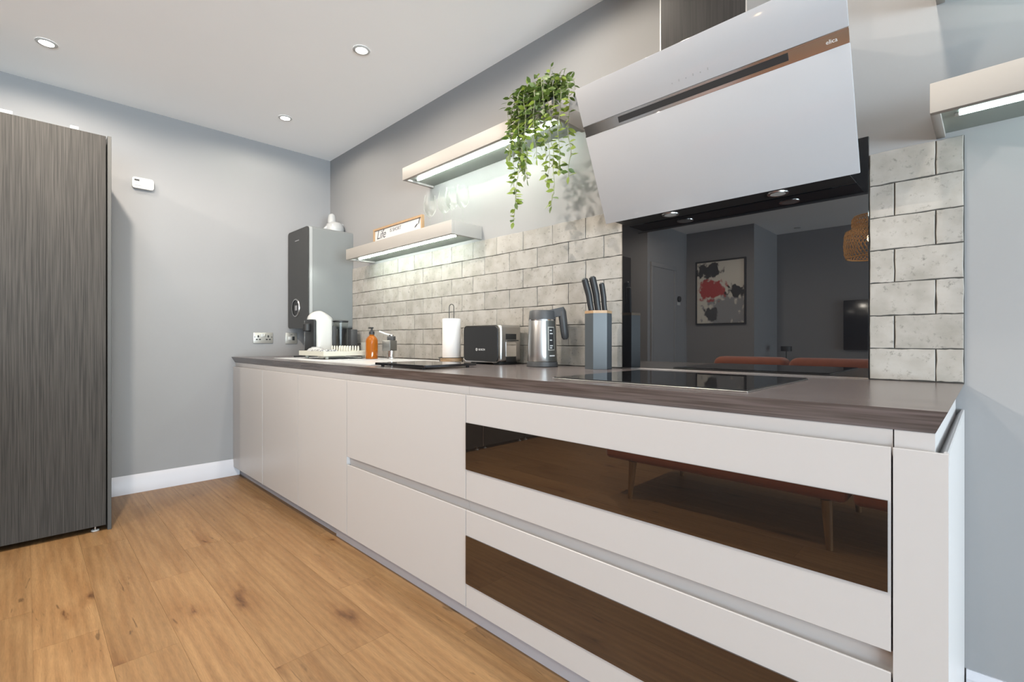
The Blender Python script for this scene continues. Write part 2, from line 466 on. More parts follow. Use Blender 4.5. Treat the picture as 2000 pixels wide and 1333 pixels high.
def text_mesh(body, size, m, parent, mtx, name='lettering', extrude=0.0004, label=None, shear=0.0):
    cu = bpy.data.curves.new(name, 'FONT')
    cu.body = body; cu.size = size; cu.extrude = extrude; cu.shear = shear
    cu.resolution_u = 3
    ob = bpy.data.objects.new(name + '_tmp', cu)
    COL.objects.link(ob)
    bpy.context.view_layer.update()
    me = bpy.data.meshes.new_from_object(ob)
    bpy.data.objects.remove(ob); bpy.data.curves.remove(cu)
    me.transform(mtx)
    root = parent
    while root.parent is not None: root = root.parent
    me.transform(Matrix.Translation(-ORG.get(root.name, Vector())))
    o = link(name, me, m, parent)
    if label: o['label'] = label
    return o
def face_negY(x, y, z):      # text plane facing -Y, reading along +X
    return Matrix.Translation((x, y, z)) @ Matrix.Rotation(math.radians(90), 4, 'X')
def face_posX(x, y, z):      # text plane facing +X, reading along +Y
    return Matrix.Translation((x, y, z)) @ Matrix.Rotation(math.radians(90), 4, 'Z') @ Matrix.Rotation(math.radians(90), 4, 'X')

# ================================================================== THE ROOM
XR, YF = 9.60, -6.10
fl = struct('floor', MB().box(-0.1, XR + 0.1, YF - 0.1, 0.1, -0.10, -0.004), 'floor_base')
PW, PL = 0.18, 1.24
phase = {-0.815: 2.845, -0.995: 2.235, -1.175: 1.41, -1.355: 1.32, -1.535: 0.36, -1.715: 0.945, -1.895: 1.89, -2.075: 1.555}
full = MB().box(0.0003, PL - 0.0003, 0.0003, PW - 0.0003, -0.0040, 0.0).mesh('floor_plank', False)
full.materials.append(M['oak'])
rows = int((0.0 - YF) / PW) + 2
for k in range(rows):
    y0 = -0.995 + 0.995 + (-0.095) - PW * k      # lower edges ... -0.815, -0.995, -1.175 ...
    y0 = -0.095 - PW * k
    key = round(y0, 3)
    ph = phase.get(key, random.uniform(0, PL))
    ph = ph % PL - PL
    y1 = min(y0 + PW, 0.0)
    y0c = max(y0, YF)
    if y1 - y0c < 0.01: continue
    x = ph
    while x < XR:
        a, b = max(x, 0.0), min(x + PL, XR)
        if b - a > 0.02:
            if b - a > PL - 1e-4 and y1 - y0c > PW - 1e-4:
                o = bpy.data.objects.new('plank', full); COL.objects.link(o); o.parent = fl
            else:
                me = MB().box(0.0003, b - a - 0.0003, 0.0003, y1 - y0c - 0.0003, -0.0040, 0.0).mesh('floor_plank_cut', False)
                o = link('plank', me, 'oak', fl)
            o.location = (a, y0c, 0)
        x += PL
struct('ceiling', MB().box(-0.1, XR + 0.1, YF - 0.1, 0.1, CEIL, CEIL + 0.1), 'ceiling')
wall_k = struct('wall_kitchen', MB().box(-0.1, XR + 0.1, 0.0, 0.1, -0.004, CEIL), 'wall')
struct('wall_end', MB().box(-0.1, 0.0, -4.0, 0.0, -0.004, CEIL), 'wall')
struct('wall_return', MB().box(0.0, 0.95, -4.0, -3.93, -0.004, CEIL), 'wall')
struct('wall_left', MB().box(0.85, 0.95, -5.10, -4.0, -0.004, CEIL), 'wall')
struct('wall_picture', MB().box(0.85, 1.90, -5.20, -5.10, -0.004, CEIL), 'wall')
struct('wall_recess', MB().box(1.80, 1.90, YF, -5.20, -0.004, CEIL), 'wall')
struct('wall_far', MB().box(1.80, XR + 0.1, YF - 0.1, YF, -0.004, CEIL), 'wall')
# window wall: solid pieces round one wide glazed opening
wy0, wy1, wz1 = -5.7, -1.3, 2.35
mb = MB().box(XR, XR + 0.1, YF, wy0, -0.004, CEIL).box(XR, XR + 0.1, wy1, 0.0, -0.004, CEIL).box(XR, XR + 0.1, wy0, wy1, wz1, CEIL)
struct('wall_window', mb, 'wall')
mb = MB()
for y in (wy0, (wy0 * 2 + wy1) / 3, (wy0 + wy1 * 2) / 3, wy1):
    mb.box(XR + 0.02, XR + 0.08, y - (0 if y == wy0 else 0.03), y + (0 if y == wy1 else 0.03), 0.0, wz1, 0)
mb.box(XR + 0.02, XR + 0.08, wy0, wy1, 0.0, 0.07).box(XR + 0.02, XR + 0.08, wy0, wy1, wz1 - 0.06, wz1)
win = struct('window_1', mb, 'window_frame')
for i in range(3):
    a = wy0 + (wy1 - wy0) * i / 3; b = wy0 + (wy1 - wy0) * (i + 1) / 3
    struct('pane', MB().box(XR + 0.048, XR + 0.052, a + 0.03, b - 0.03, 0.07, wz1 - 0.06), 'pane', win)

# skirting boards (ogee-topped)
def skirting_pts(h, t):
    return [(0, 0), (t, 0), (t, h * 0.78), (t * 0.75, h * 0.84), (t * 0.62, h * 0.92), (t * 0.35, h * 0.97), (t * 0.3, h), (0, h)]
mb = MB().prism([(p[0], p[1]) for p in skirting_pts(0.126, 0.016)], 1, -1.574, -0.735)
struct('baseboard_end', mb, 'skirting')
mb = MB().prism([(-p[0], p[1]) for p in skirting_pts(0.098, 0.016)], 0, 4.128, XR)
struct('baseboard_kitchen', mb, 'skirting')
mb = MB().prism([(YF + p[0], p[1]) for p in skirting_pts(0.12, 0.016)], 0, 1.90, XR)
struct('baseboard_far', mb, 'skirting')
mb = MB().prism([(-5.10 + p[0], p[1]) for p in skirting_pts(0.12, 0.016)], 0, 0.95, 1.90)
struct('baseboard_picture', mb, 'skirting')
# doorway casing on the left wall, seen in the splashback
mb = MB().box(0.95, 0.975, -4.72, -4.66, 0, 2.05, 0.004).box(0.95, 0.975, -4.06, -4.0, 0, 2.05, 0.004).box(0.95, 0.975, -4.72, -4.0, 2.05, 2.11, 0.004)
dr = struct('door_1', mb, 'wall')
struct('door_leaf', MB().box(0.952, 0.964, -4.66, -4.06, 0.005, 2.05), 'wall', dr)

# ================================================================== BASE UNITS
FY = -0.778          # face of the fronts
ZT, ZB = 0.845, 0.068
CARC = -0.752        # carcass front / recessed grip rail plane

def front_mb(x0, x1, z0, z1, lip=True):
    """slab front with its top edge cut back at 45 degrees as the finger pull"""
    y0, y1 = FY, FY + 0.021
    c = 0.016 if lip else 0.0
    b = 0.0015
    pts = [(y0, z0 + b), (y0 + b, z0), (y1, z0), (y1, z1 - 0.026), (y0 + 0.0150, z1 - 0.022), (y0 + 0.0150, z1 - 0.008), (y0 + 0.004, z1), (y0 + b, z1), (y0, z1 - b)] if lip else [(y0, z0), (y1, z0), (y1, z1), (y0, z1)]
    return MB().prism(pts, 0, x0, x1)

def carcass(t, x0, x1):
    part('body', MB().box(x0 + 0.001, x1 - 0.001, CARC + 0.014, -0.02, 0.075, 0.8765), 'carcass', t)
def grip_rail(t, x0, x1, z0, z1):
    # hollow C-profile: back face and rounded lower trough
    # shallow channel: face almost flush with the worktop's lower edge, running into a trough behind the front
    ytop = -0.7625
    pts = [(ytop, z1), (ytop + 0.002, z0 + 0.006), (ytop + 0.005, z0 - 0.004), (ytop + 0.0052, z0 - 0.020), (CARC + 0.0138, z0 - 0.020), (CARC + 0.0138, z1)]
    part('grip_rail', MB().prism(pts, 0, x0 + 0.0006, x1 - 0.0006), 'door_white', t)

def door_unit(x0, x1, label):
    t = thing('base_cabinet', label, 'cabinet', ((x0 + x1) / 2, -0.4, 0.0), 'white handleless base units under the worktop')
    carcass(t, x0, x1)
    part('door', front_mb(x0 + (0.006 if 0.6 < x0 < 0.7 else 0.002), x1 - 0.002, ZB, ZT), 'door_white', t)
    grip_rail(t, x0, x1, ZT, 0.8765)
    return t
door_unit(0.004, 0.662, 'white handleless single-door base unit nearest the end wall')
door_unit(0.662, 1.269, 'white handleless single-door base unit below the dish rack')
door_unit(1.269, 1.885, 'white handleless single-door base unit next to the plain two-drawer unit')
def drawer_unit(x0, x1, label, glass):
    t = thing('drawer_cabinet', label, 'drawer unit', ((x0 + x1) / 2, -0.4, 0.0), 'white handleless base units under the worktop')
    carcass(t, x0, x1)
    grip_rail(t, x0, x1, ZT, 0.8765)
    grip_rail(t, x0, x1, 0.424, 0.458)
    for z0, z1, g in ((0.462, ZT, (0.574, 0.745)), (ZB, 0.424, (0.157, 0.332))):
        f = part('drawer_front', front_mb(x0 + 0.0017, x1 - 0.0017, z0, z1), 'door_white', t)
        if glass:
            part('glass_panel', MB().box(x0 + 0.004, x1 - 0.006, FY - 0.004, FY + 0.0002, g[0], g[1]), 'bronze_glass', f, label='dark bronze mirrored glass band')
    return t
drawer_unit(1.885, 2.813, 'white base unit with two plain deep drawers', False)
drawer_unit(2.813, 4.046, 'wide white base unit with dark mirrored glass bands across its drawers', True)
# end filler with wrapped grip profile
t = thing('end_panel', 'narrow white end panel closing the near end of the base units', 'panel', (4.085, -0.4, 0.0))
part('front_strip', front_mb(4.0475, 4.124, 0.0, ZT), 'door_white', t)
mb = MB().prism([(4.106, 0.0), (4.124, 0.0), (4.124, 0.843), (4.122, ZT), (4.118, ZT), (4.106, 0.826)], 1, FY + 0.0212, -0.002)
part('side_panel', mb, 'door_white', t)
part('body', MB().box(4.0475, 4.1055, FY + 0.022, -0.004, 0.0, 0.8255), 'carcass', t)
mb = MB().box(4.0475, 4.1055, -0.7625, -0.004, 0.826, 0.8765)
part('grip_rail', mb, 'door_white', t)
# plinths
solo('plinth', MB().box(0.002, 1.69, -0.728, -0.712, 0.0, 0.0725), 'plinth', 'low grey plinth set back under the far door units', 'plinth', 'plinths')
solo('plinth', MB().box(1.69, 4.048, -0.741, -0.725, 0.0, 0.0725), 'plinth', 'low grey plinth under the two drawer units', 'plinth', 'plinths')

# worktop: undercut knife edge along the front and the near end, sink cut-out left closed by the sink
bm = bmesh.new()
def poly_worktop():
    top = [(0.002, -0.79), (4.124, -0.79), (4.124, -0.0015), (0.002, -0.0015)]
    mid = [(0.002, -0.789), (4.1235, -0.789), (4.1235, -0.0015), (0.002, -0.0015)]
    bot = [(0.002, -0.764), (4.106, -0.764), (4.106, -0.0015), (0.002, -0.0015)]
    A = [bm.verts.new((x, y, 0.92)) for x, y in top]
    Bm = [bm.verts.new((x, y, 0.9185)) for x, y in mid]
    B = [bm.verts.new((x, y, 0.877)) for x, y in bot]
    bm.faces.new(A); bm.faces.new(B[::-1])
    for P, Q in ((A, Bm), (Bm, B)):
        for i in range(4):
            bm.faces.new((P[i], Q[i], Q[(i + 1) % 4], P[(i + 1) % 4]))
poly_worktop()
mb = MB(); mb.bm.free(); mb.bm = bm
solo('worktop', mb, 'worktop', 'long dark streaked laminate worktop with an undercut edge', 'worktop', origin=(2.06, -0.4, 0.877))

# ================================================================== TILES AND SPLASHBACK
def tile_run(label, x0, x1, odd_off, even_off, pitch, zs):
    t = thing('tile_splashback', label, 'tiles', ((x0 + x1) / 2, 0.0, 0.92), 'brick tile splashbacks')
    part('grout', MB().box(x0, x1, -0.0055, -0.0005, 0.9205, zs[-1] - 0.002), 'grout', t)
    o0 = ORG[t.name]
    cache = {}
    for r in range(len(zs) - 1):
        off = odd_off if r % 2 == 0 else even_off
        js = [x0]
        k = math.floor((x0 - off) / pitch) - 1
        while True:
            xj = off + k * pitch
            k += 1
            if xj <= x0 + 0.012: continue
            if xj >= x1 - 0.012: break
            js.append(xj)
        js.append(x1)
        for a, b in zip(js, js[1:]):
            g = 0.0016
            w, h = b - a - 2 * g, zs[r + 1] - zs[r] - 2 * g
            key = (round(w, 4), round(h, 4))
            if key not in cache:
                variants = []
                for v in range(4):
                    bmx = MB()
                    # tile face with a slightly worn outline
                    nx, nz = 6, 3
                    pts = []
                    j = lambda: random.uniform(-0.0013, 0.0013)
                    for i in range(nx): pts.append((w * i / nx, j() if i else 0.0))
                    for i in range(nz): pts.append((w + (j() if i else 0), h * i / nz))
                    for i in range(nx): pts.append((w - w * i / nx, h + (j() if i else 0)))
                    for i in range(nz): pts.append(((j() if i else 0), h - h * i / nz))
                    e = 0.0016
                    cx, cz = w / 2, h / 2
                    A = [bmx.bm.verts.new((p[0], -0.0052, p[1])) for p in pts]
                    Bv = [bmx.bm.verts.new((p[0], -0.0082, p[1])) for p in pts]
                    Cv = [bmx.bm.verts.new((p[0] + (cx - p[0]) / w * 2 * e, -0.0094, p[1] + (cz - p[1]) / h * 2 * e)) for p in pts]
                    n = len(pts)
                    for P, Q in ((A, Bv), (Bv, Cv)):
                        for i in range(n): bmx.bm.faces.new((P[i], P[(i + 1) % n], Q[(i + 1) % n], Q[i]))
                    bmx.bm.faces.new(Cv)
                    me = bmx.mesh('brick_tile', False); me.materials.append(M['brick'])
                    variants.append(me)
                cache[key] = variants
            o = bpy.data.objects.new('brick', random.choice(cache[key])); COL.objects.link(o); o.parent = t
            o.location = Vector((a + g, random.uniform(-0.0006, 0.0002), zs[r] + g)) - o0
    return t
ZS = [0.9215, 1.0195, 1.123, 1.2265, 1.330, 1.4335, 1.537, 1.6405]
tile_run('long run of pale weathered brick tiles beneath the lower left shelf', 0.432, 2.9945, 2.79, 2.686, 0.208, ZS)
tile_run('short strip of pale weathered brick tiles right of the black glass', 3.9015, 4.124, 4.062, 3.965, 0.5, ZS)
solo('glass_splashback', MB().box(2.9955, 3.9005, -0.013, -0.001, 0.9215, 1.700, 0.0008, 1), 'black_glass', 'large black mirror-like glass splashback behind the hob', 'splashback', origin=(3.448, -0.006, 0.9215))
solo('seal_strip', MB().box(2.9955, 3.9005, -0.016, -0.0135, 0.9205, 0.9255), 'chrome', 'thin bright sealing strip along the foot of the black glass', 'strip', origin=(3.448, -0.0148, 0.9205))

# ================================================================== HOB
t = thing('hob', 'black glass induction hob with a thin steel rim set in the worktop', 'hob', (3.464, -0.433, 0.92))
part('rim', MB().box(3.163, 3.766, -0.703, -0.163, 0.9202, 0.9230, 0.0008, 1), 'steel', t)
part('glass_top', MB().box(3.166, 3.763, -0.700, -0.166, 0.9231, 0.9260, 0.0008, 1), 'hob_glass', t)

# ================================================================== COOKER HOOD
HX0, HX1 = 2.999, 3.899
ca = Vector((0, -0.222, 0.495)).normalized()      # up along the glass
nn = Vector((0, -ca.z, ca.y))                      # outward normal (towards the room, downwards)
def hood_pt(x, z, out=0.0):
    s = (z - 1.55) / ca.z
    return Vector((x, -0.15, 1.55)) + ca * s + nn * out
def hood_slab(x0, x1, z0, z1, o0, o1, bev=0.0):
    m_ = MB()
    P = [hood_pt(x, z, o) for o in (o0, o1) for (x, z) in ((x0, z0), (x1, z0), (x1, z1), (x0, z1))]
    v = [m_.bm.verts.new(p) for p in P]
    fs = [m_.bm.faces.new([v[i] for i in f]) for f in ((0, 1, 2, 3), (7, 6, 5, 4), (0, 4, 5, 1), (1, 5, 6, 2), (2, 6, 7, 3), (3, 7, 4, 0))]
    if bev: m_._bevel(list(set(e for f in fs for e in f.edges)), bev, 2)
    return m_
t = thing('cooker_hood', 'wide angled white glass cooker hood with a chrome band', 'cooker hood', (3.449, -0.15, 1.55))
a0, a1 = hood_pt(0, 1.558, -0.0125), hood_pt(0, 2.040, -0.0125)
part('casing', MB().prism([(a0.y, a0.z), (a1.y, a1.z), (-0.02, 2.040), (-0.02, 1.558)], 0, HX0 + 0.10, HX1 - 0.10), 'black', t)
part('lower_duct', MB().box(HX0 + 0.03, HX1 - 0.03, -0.142, -0.02, 1.5555, 1.5575), 'black', t, label='black hood underside')
part('glass_panel', hood_slab(HX0, HX1, 1.548, 1.876, -0.012, 0.0, 0.0015), 'white_glass', t)
up = part('glass_panel', hood_slab(HX0, HX1, 1.914, 2.045, -0.012, 0.0, 0.0015), 'white_glass', t)
bd = part('chrome_band', hood_slab(HX0 + 0.001, HX1 - 0.001, 1.8765, 1.9135, -0.012, -0.005), 'chrome', t)
part('trim_line', hood_slab(HX0 + 0.001, HX1 - 0.001, 1.8768, 1.881, -0.0049, -0.001), 'chrome', bd)
part('trim_line', hood_slab(HX0 + 0.001, HX1 - 0.001, 1.909, 1.9132, -0.0049, -0.001), 'chrome', bd)
part('air_slot', hood_slab(3.157, 3.746, 1.886, 1.906, -0.0049, -0.0043, 0.0), 'dark_plastic', bd)
for i in range(6):
    xx = 3.389 + i * 0.025
    part('control_mark', hood_slab(xx - 0.002, xx + 0.002, 1.940, 1.944 + 0.003 * (i % 2), -0.0002, 0.0004), 'mark_grey', up)
mt = Matrix.Translation(hood_pt(3.842, 1.890, -0.0042)) @ Matrix(((1, 0, 0, 0), (0, ca.y, nn.y, 0), (0, ca.z, nn.z, 0), (0, 0, 0, 1)))
text_mesh('elica', 0.016, 'mark_white', bd, mt)
for x in (3.26, 3.655):
    lm = part('lamp_ring', MB().lathe([(0.0245, 1.5515), (0.033, 1.5515), (0.034, 1.5553), (0.0245, 1.5553), (0.0245, 1.5515)], (x, -0.080, 0), 28), 'steel', t)
    part('lamp_lens', MB().cyl((x, -0.080, 0), 0.024, 1.5512, 1.5552, 24), 'hood_lens', lm)
t2 = thing('hood_chimney', 'dark wood-grain flue casing above the cooker hood', 'flue', (3.457, -0.125, 2.047))
part('casing', MB().box(3.308, 3.606, -0.250, -0.002, 2.047, CEIL - 0.001, 0.0015), 'chimney_wood', t2)
part('edge_strip', MB().box(3.303, 3.3075, -0.250, -0.002, 2.047, CEIL - 0.001), 'steel', t2)
part('edge_strip', MB().box(3.6065, 3.611, -0.250, -0.002, 2.047, CEIL - 0.001), 'steel', t2)

# ================================================================== SHELVES
def shelf(x0, x1, z0, z1, label, led='led', d=0.23):
    t = thing('floating_shelf', label, 'shelf', ((x0 + x1) / 2, -d / 2, z0), 'white box shelves with light strips')
    f = 0.02
    part('fascia', MB().box(x0, x1, -d, -d + f, z0, z1, 0.0012), 'shelf', t)
    part('top_board', MB().box(x0 + f, x1 - f, -d + f, -0.001, z1 - 0.02, z1 - 0.0003), 'shelf', t)
    part('end_cap', MB().box(x0, x0 + f, -d + f, -0.001, z0, z1, 0.0008), 'shelf', t)
    part('end_cap', MB().box(x1 - f, x1, -d + f, -0.001, z0, z1, 0.0008), 'shelf', t)
    un = part('underside', MB().box(x0 + f, x1 - f, -d + f, -0.001, z0 + 0.012, z0 + 0.016), 'shelf_under', t)
    a = MB().box(x0 + 0.055, x1 - 0.055, -d + 0.076, -d + 0.085, z0 + 0.005, z0 + 0.0118, 0.002, 2)
    ls = part('light_strip', a, led, t, label='glowing white light strip')
    for xx in (x0 + 0.045, x1 - 0.055):
        part('strip_clip', MB().box(xx, xx + 0.0098, -d + 0.075, -d + 0.086, z0 + 0.004, z0 + 0.0118, 0.001, 1), 'plate_metal', ls)
    return t
shelf(1.53, 2.78, 2.062, 2.140, 'white box shelf carrying the trailing plant, glowing underneath')
shelf(0.765, 2.03, 1.648, 1.726, 'white box shelf carrying wine glasses and a framed sign')
shelf(4.063, 5.33, 1.645, 1.724, 'white box shelf on the right above the bare grey wall', led='led_dim')
shelf(4.063, 5.33, 2.045, 2.124, 'white box shelf at the top right corner of the picture', led='led_dim')

# ================================================================== TALL UNITS
TX = 0.716
def tall(y0, y1, label, first=False):
    t = thing('tall_cabinet', label, 'tall cabinet', (0.36, (y0 + y1) / 2, 0.0), 'tall dark wood-grain units')
    part('body', MB().box(0.02, TX - 0.022, y0 + 0.001, y1 - 0.001, 0.055, 2.150), 'tall_edge', t)
    part('door', MB().box(TX - 0.020, TX, y0 + 0.002, y1 - 0.002, 0.030, 2.1725, 0.001, 1), 'tall_wood', t)
    for yy in (y0 + 0.045, y1 - 0.045):
        ft = part('foot', MB().cyl((TX - 0.030, yy, 0), 0.018, 0.0, 0.008, 20, 0.002), 'white_plastic', t)
        part('foot_stem', MB().cyl((TX - 0.030, yy, 0), 0.005, 0.008, 0.055, 12), 'steel', ft)
    return t
tall(-2.172, -1.598, 'tall dark wood-grain cabinet at the left edge of the picture')
tall(-2.742, -2.174, 'tall dark wood-grain cabinet second from the kitchen run, seen only in reflections')
tall(-3.33, -2.754, 'tall dark wood-grain cabinet third from the kitchen run, seen only in reflections')
tall(-3.905, -3.332, 'tall dark wood-grain cabinet farthest from the kitchen run, seen only in reflections')
solo('metal_strip', MB().box(TX - 0.012, TX + 0.004, -2.752, -2.744, 0.03, 2.1725), 'steel', 'slim metal strip between two tall dark cabinets, seen in the drawer glass', 'strip')
solo('tall_end_panel', MB().box(0.002, TX + 0.002, -1.594, -1.577, 0.0, 2.176, 0.001, 1), 'tall_edge', 'dark end panel on the right side of the tall cabinets', 'panel', origin=(0.36, -1.586, 0.0))
for y0, y1, lb in ((-1.746, -1.712, 'short white packing strip on top of the tall cabinet, near its right end'), (-2.10, -1.957, 'longer white packing strip on top of the tall cabinet at the picture edge')):
    solo('packing_strip', MB().box(0.66, 0.715, y0, y1, 2.1727, 2.190, 0.003), 'white_plastic', lb, 'strip', 'white strips on the tall cabinet')

# ================================================================== CEILING LAMPS
def downlight(x, y, label, power=SPOT_W, on=True):
    t = thing('downlight', label, 'ceiling light', (x, y, CEIL), 'recessed ceiling downlights')
    part('ring', MB().lathe([(0.030, CEIL - 0.004), (0.044, CEIL - 0.0005), (0.046, CEIL - 0.0035), (0.040, CEIL - 0.007), (0.032, CEIL - 0.007), (0.030, CEIL - 0.004)], (x, y, 0), 32), 'white_plastic', t)
    part('lens', MB().cyl((x, y, 0), 0.0298, CEIL - 0.0055, CEIL - 0.001, 28), 'lamp' if on else 'hood_lens', t)
    if on:
        l = bpy.data.lights.new('downlight_beam', 'SPOT')
        l.energy = power; l.color = (1.0, 0.91, 0.78); l.spot_size = math.radians(176); l.spot_blend = 0.3; l.shadow_soft_size = 0.03
        o = bpy.data.objects.new('downlight_beam', l); COL.objects.link(o)
        o.location = (0, 0, -0.012); o.parent = t
downlight(0.577, -1.833, 'lit recessed downlight above the tall dark cabinet', power=34)
downlight(1.72, -0.611, 'lit recessed downlight in the middle of the visible ceiling', power=14)
downlight(0.583, -0.600, 'lit recessed downlight nearest the room corner', power=25)
hid = 'lit recessed downlight outside the frame'
downlight(2.86, -0.606, hid, power=38)
downlight(4.0, -0.606, hid, power=46)
downlight(1.72, -1.833, hid, power=230)
downlight(1.72, -3.06, hid, power=170)
downlight(2.86, -1.833, hid, power=70)
for x, y in ((2.3, -4.2), (4.2, -4.2)): downlight(x, y, hid, power=15)
downlight(2.252, -5.80, 'unlit recessed downlight mirrored in the black splashback', on=False)

# ================================================================== BOILER AND WALL FITTINGS
t = thing('boiler', 'grey wall-hung boiler with a dark front in the corner', 'boiler', (0.225, -0.185, 1.145))
BX0, BX1, BZ0, BZ1, BD = 0.022, 0.430, 1.145, 1.942, 0.372
part('body', MB().box(BX0, BX1, -BD + 0.034, -0.002, BZ0, BZ1, 0.028, 4, axis=1), 'boiler_body', t)
part('trim_frame', MB().box(BX0, BX1, -BD + 0.009, -BD + 0.033, BZ0, BZ1, 0.028, 4, axis=1), 'boiler_trim', t)
fp = part('front_panel', MB().box(BX0 + 0.002, BX1 - 0.004, -BD, -BD + 0.008, BZ0 + 0.003, BZ1 - 0.003, 0.026, 4, axis=1), 'boiler_front', t)
rotx = Matrix.Rotation(math.radians(90), 3, 'X')
dl = part('dial', MB().lathe([(0.062, 0.0), (0.075, 0.0), (0.073, 0.006), (0.064, 0.006)], (0.188, -BD, 1.311), 40, rot=rotx), 'steel', fp)
part('dial_face', MB().lathe([(0.0, 0.002), (0.0615, 0.002), (0.0615, 0.0002), (0, 0.0002)], (0.188, -BD, 1.311), 40, rot=rotx), 'black', dl)
part('dial_display', MB().box(0.175, 0.217, -BD - 0.0035, -BD - 0.0021, 1.290, 1.330), 'mark_grey', dl)
part('maker_mark', MB().box(0.170, 0.250, -BD - 0.0006, -BD, 1.849, 1.856), 'mark_grey', fp)
for i, x in enumerate((0.09, 0.17, 0.25, 0.34)):
    part('pipe', MB().cyl((x, -0.10, 0), 0.0095, 0.922, BZ0 - 0.0005, 14), 'steel' if i % 2 else 'white_plastic', t)

def wall_plate(name, y0, y1, z0, z1, label, kind):
    t = thing(name, label, 'socket', (0.0, (y0 + y1) / 2, z0), 'metal wall plates on the end wall')
    pl = part('plate', MB().box(0.0005, 0.008, y0, y1, z0, z1, 0.003, 2), 'plate_metal', t)
    cy, cz = (y0 + y1) / 2, (z0 + z1) / 2
    w, h = y1 - y0, z1 - z0
    if kind == 'double':
        for s in (-1, 1):
            yc = cy + s * w * 0.25
            part('earth_hole', MB().box(0.0079, 0.0086, yc - 0.006, yc + 0.006, cz + 0.004, cz + 0.022, 0.003, 2, axis=0), 'black', t)
            part('pin_hole', MB().box(0.0079, 0.0086, yc - 0.019, yc - 0.004, cz - 0.016, cz - 0.007), 'black', t)
            part('pin_hole', MB().box(0.0079, 0.0086, yc + 0.004, yc + 0.019, cz - 0.016, cz - 0.007), 'black', t)
            part('switch', MB().box(0.0079, 0.0115, cy + s * 0.010 - 0.008, cy + s * 0.010 + 0.008, cz + 0.010, cz + 0.034, 0.0015), 'white_plastic' if s < 0 else 'plate_metal', t)
            part('screw', MB().lathe([(0, 0.0005), (0.004, 0.0005), (0.004, 0)], (0.008, cy + s * w * 0.43, cz + 0.008), 12, rot=Matrix.Rotation(math.radians(90), 3, 'Y')), 'dark_plastic', t)
    else:
        part('switch', MB().box(0.0079, 0.0115, cy - 0.026, cy - 0.004, cz - 0.014, cz + 0.014, 0.0015), 'white_plastic', t)
        part('fuse_holder', MB().box(0.0079, 0.0110, cy + 0.006, cy + 0.026, cz - 0.016, cz + 0.016, 0.0015), 'dark_plastic', t)
        part('neon', MB().box(0.0079, 0.0090, cy - 0.008, cy + 0.008, cz + 0.028, cz + 0.032), 'black', t)
wall_plate('double_socket', -0.635, -0.485, 1.024, 1.111, 'brushed metal double socket on the end wall above the worktop', 'double')
wall_plate('fused_switch', -0.387, -0.292, 1.019, 1.112, 'brushed metal fused switch plate under the boiler', 'spur')

t = thing('gas_alarm', 'small white rounded gas alarm high on the end wall', 'alarm', (0.0, -1.342, 2.094))
bdy = part('body', MB().box(0.0005, 0.034, -1.402, -1.282, 2.092, 2.166, 0.016, 4, axis=0), 'white_plastic', t)
part('display', MB().box(0.0339, 0.0348, -1.390, -1.362, 2.140, 2.152), 'black', t)
part('maker_mark', MB().box(0.0339, 0.0344, -1.390, -1.352, 2.108, 2.113), 'mark_grey', t)
for i in range(3):
    part('printed_line', MB().box(0.0339, 0.0343, -1.352, -1.318 + 0.004 * i, 2.146 - 0.010 * i, 2.148 - 0.010 * i), 'mark_grey', t)
part('button', MB().lathe([(0, 0.0012), (0.005, 0.0012), (0.005, 0)], (0.0339, -1.300, 2.112), 16, rot=Matrix.Rotation(math.radians(90), 3, 'Y')), 'mark_white', t)

# white ceramic jug-like teapot on the boiler
t = thing('teapot', 'small white ceramic teapot standing on top of the boiler', 'teapot', (0.25, -0.075, 1.9425))
z = 1.9425
part('body', MB().lathe([(0, z), (0.055, z), (0.070, z + 0.012), (0.076, z + 0.045), (0.068, z + 0.078), (0.050, z + 0.096), (0.036, z + 0.100), (0, z + 0.104)], (0.25, -0.075, 0), 32), 'ceramic', t)
part('lid', MB().lathe([(0, z + 0.090), (0.034, z + 0.090), (0.032, z + 0.125), (0.026, z + 0.158), (0.012, z + 0.170), (0, z + 0.171)], (0.25, -0.100, 0), 28), 'ceramic', t)
part('spout', MB().tube([(0.25, -0.115, z + 0.060), (0.25, -0.145, z + 0.045), (0.25, -0.165, z + 0.025), (0.25, -0.178, z + 0.020)], 0.014, 14, radii=[0.024, 0.018, 0.013, 0.011]), 'ceramic', t)
pts = [(0.25, -0.014, z + 0.085)]
for i in range(9):
    a = math.pi / 2 - math.pi * i / 8
    pts.append((0.25, -0.010 + 0.026 * math.cos(a), z + 0.058 + 0.036 * math.sin(a)))
part('handle', MB().tube(pts, 0.006, 10), 'ceramic', t)

# ================================================================== SINK AREA
t = thing('sink', 'white inset sink with drainer set into the dark worktop', 'sink', (1.30, -0.43, 0.92))
part('drainer', MB().box(0.62, 1.30, -0.69, -0.15, 0.9202, 0.9250, 0.002, 2), 'sink_white', t)
rim = MB().box(1.3005, 1.345, -0.69, -0.15, 0.9202, 0.9250).box(1.90, 1.96, -0.69, -0.15, 0.9202, 0.9250).box(1.3455, 1.8995, -0.69, -0.645, 0.9202, 0.9250).box(1.3455, 1.8995, -0.25, -0.15, 0.9202, 0.9250)
part('rim', rim, 'sink_white', t)
bw = MB().box(1.3455, 1.8995, -0.6445, -0.2505, 0.9201, 0.9212)
part('bowl', bw, 'sink_white', t)
for i in range(7):
    part('drainer_rib', MB().box(0.68, 1.22, -0.62 + 0.06 * i, -0.612 + 0.06 * i, 0.9251, 0.9272, 0.0008, 1), 'sink_white', t)

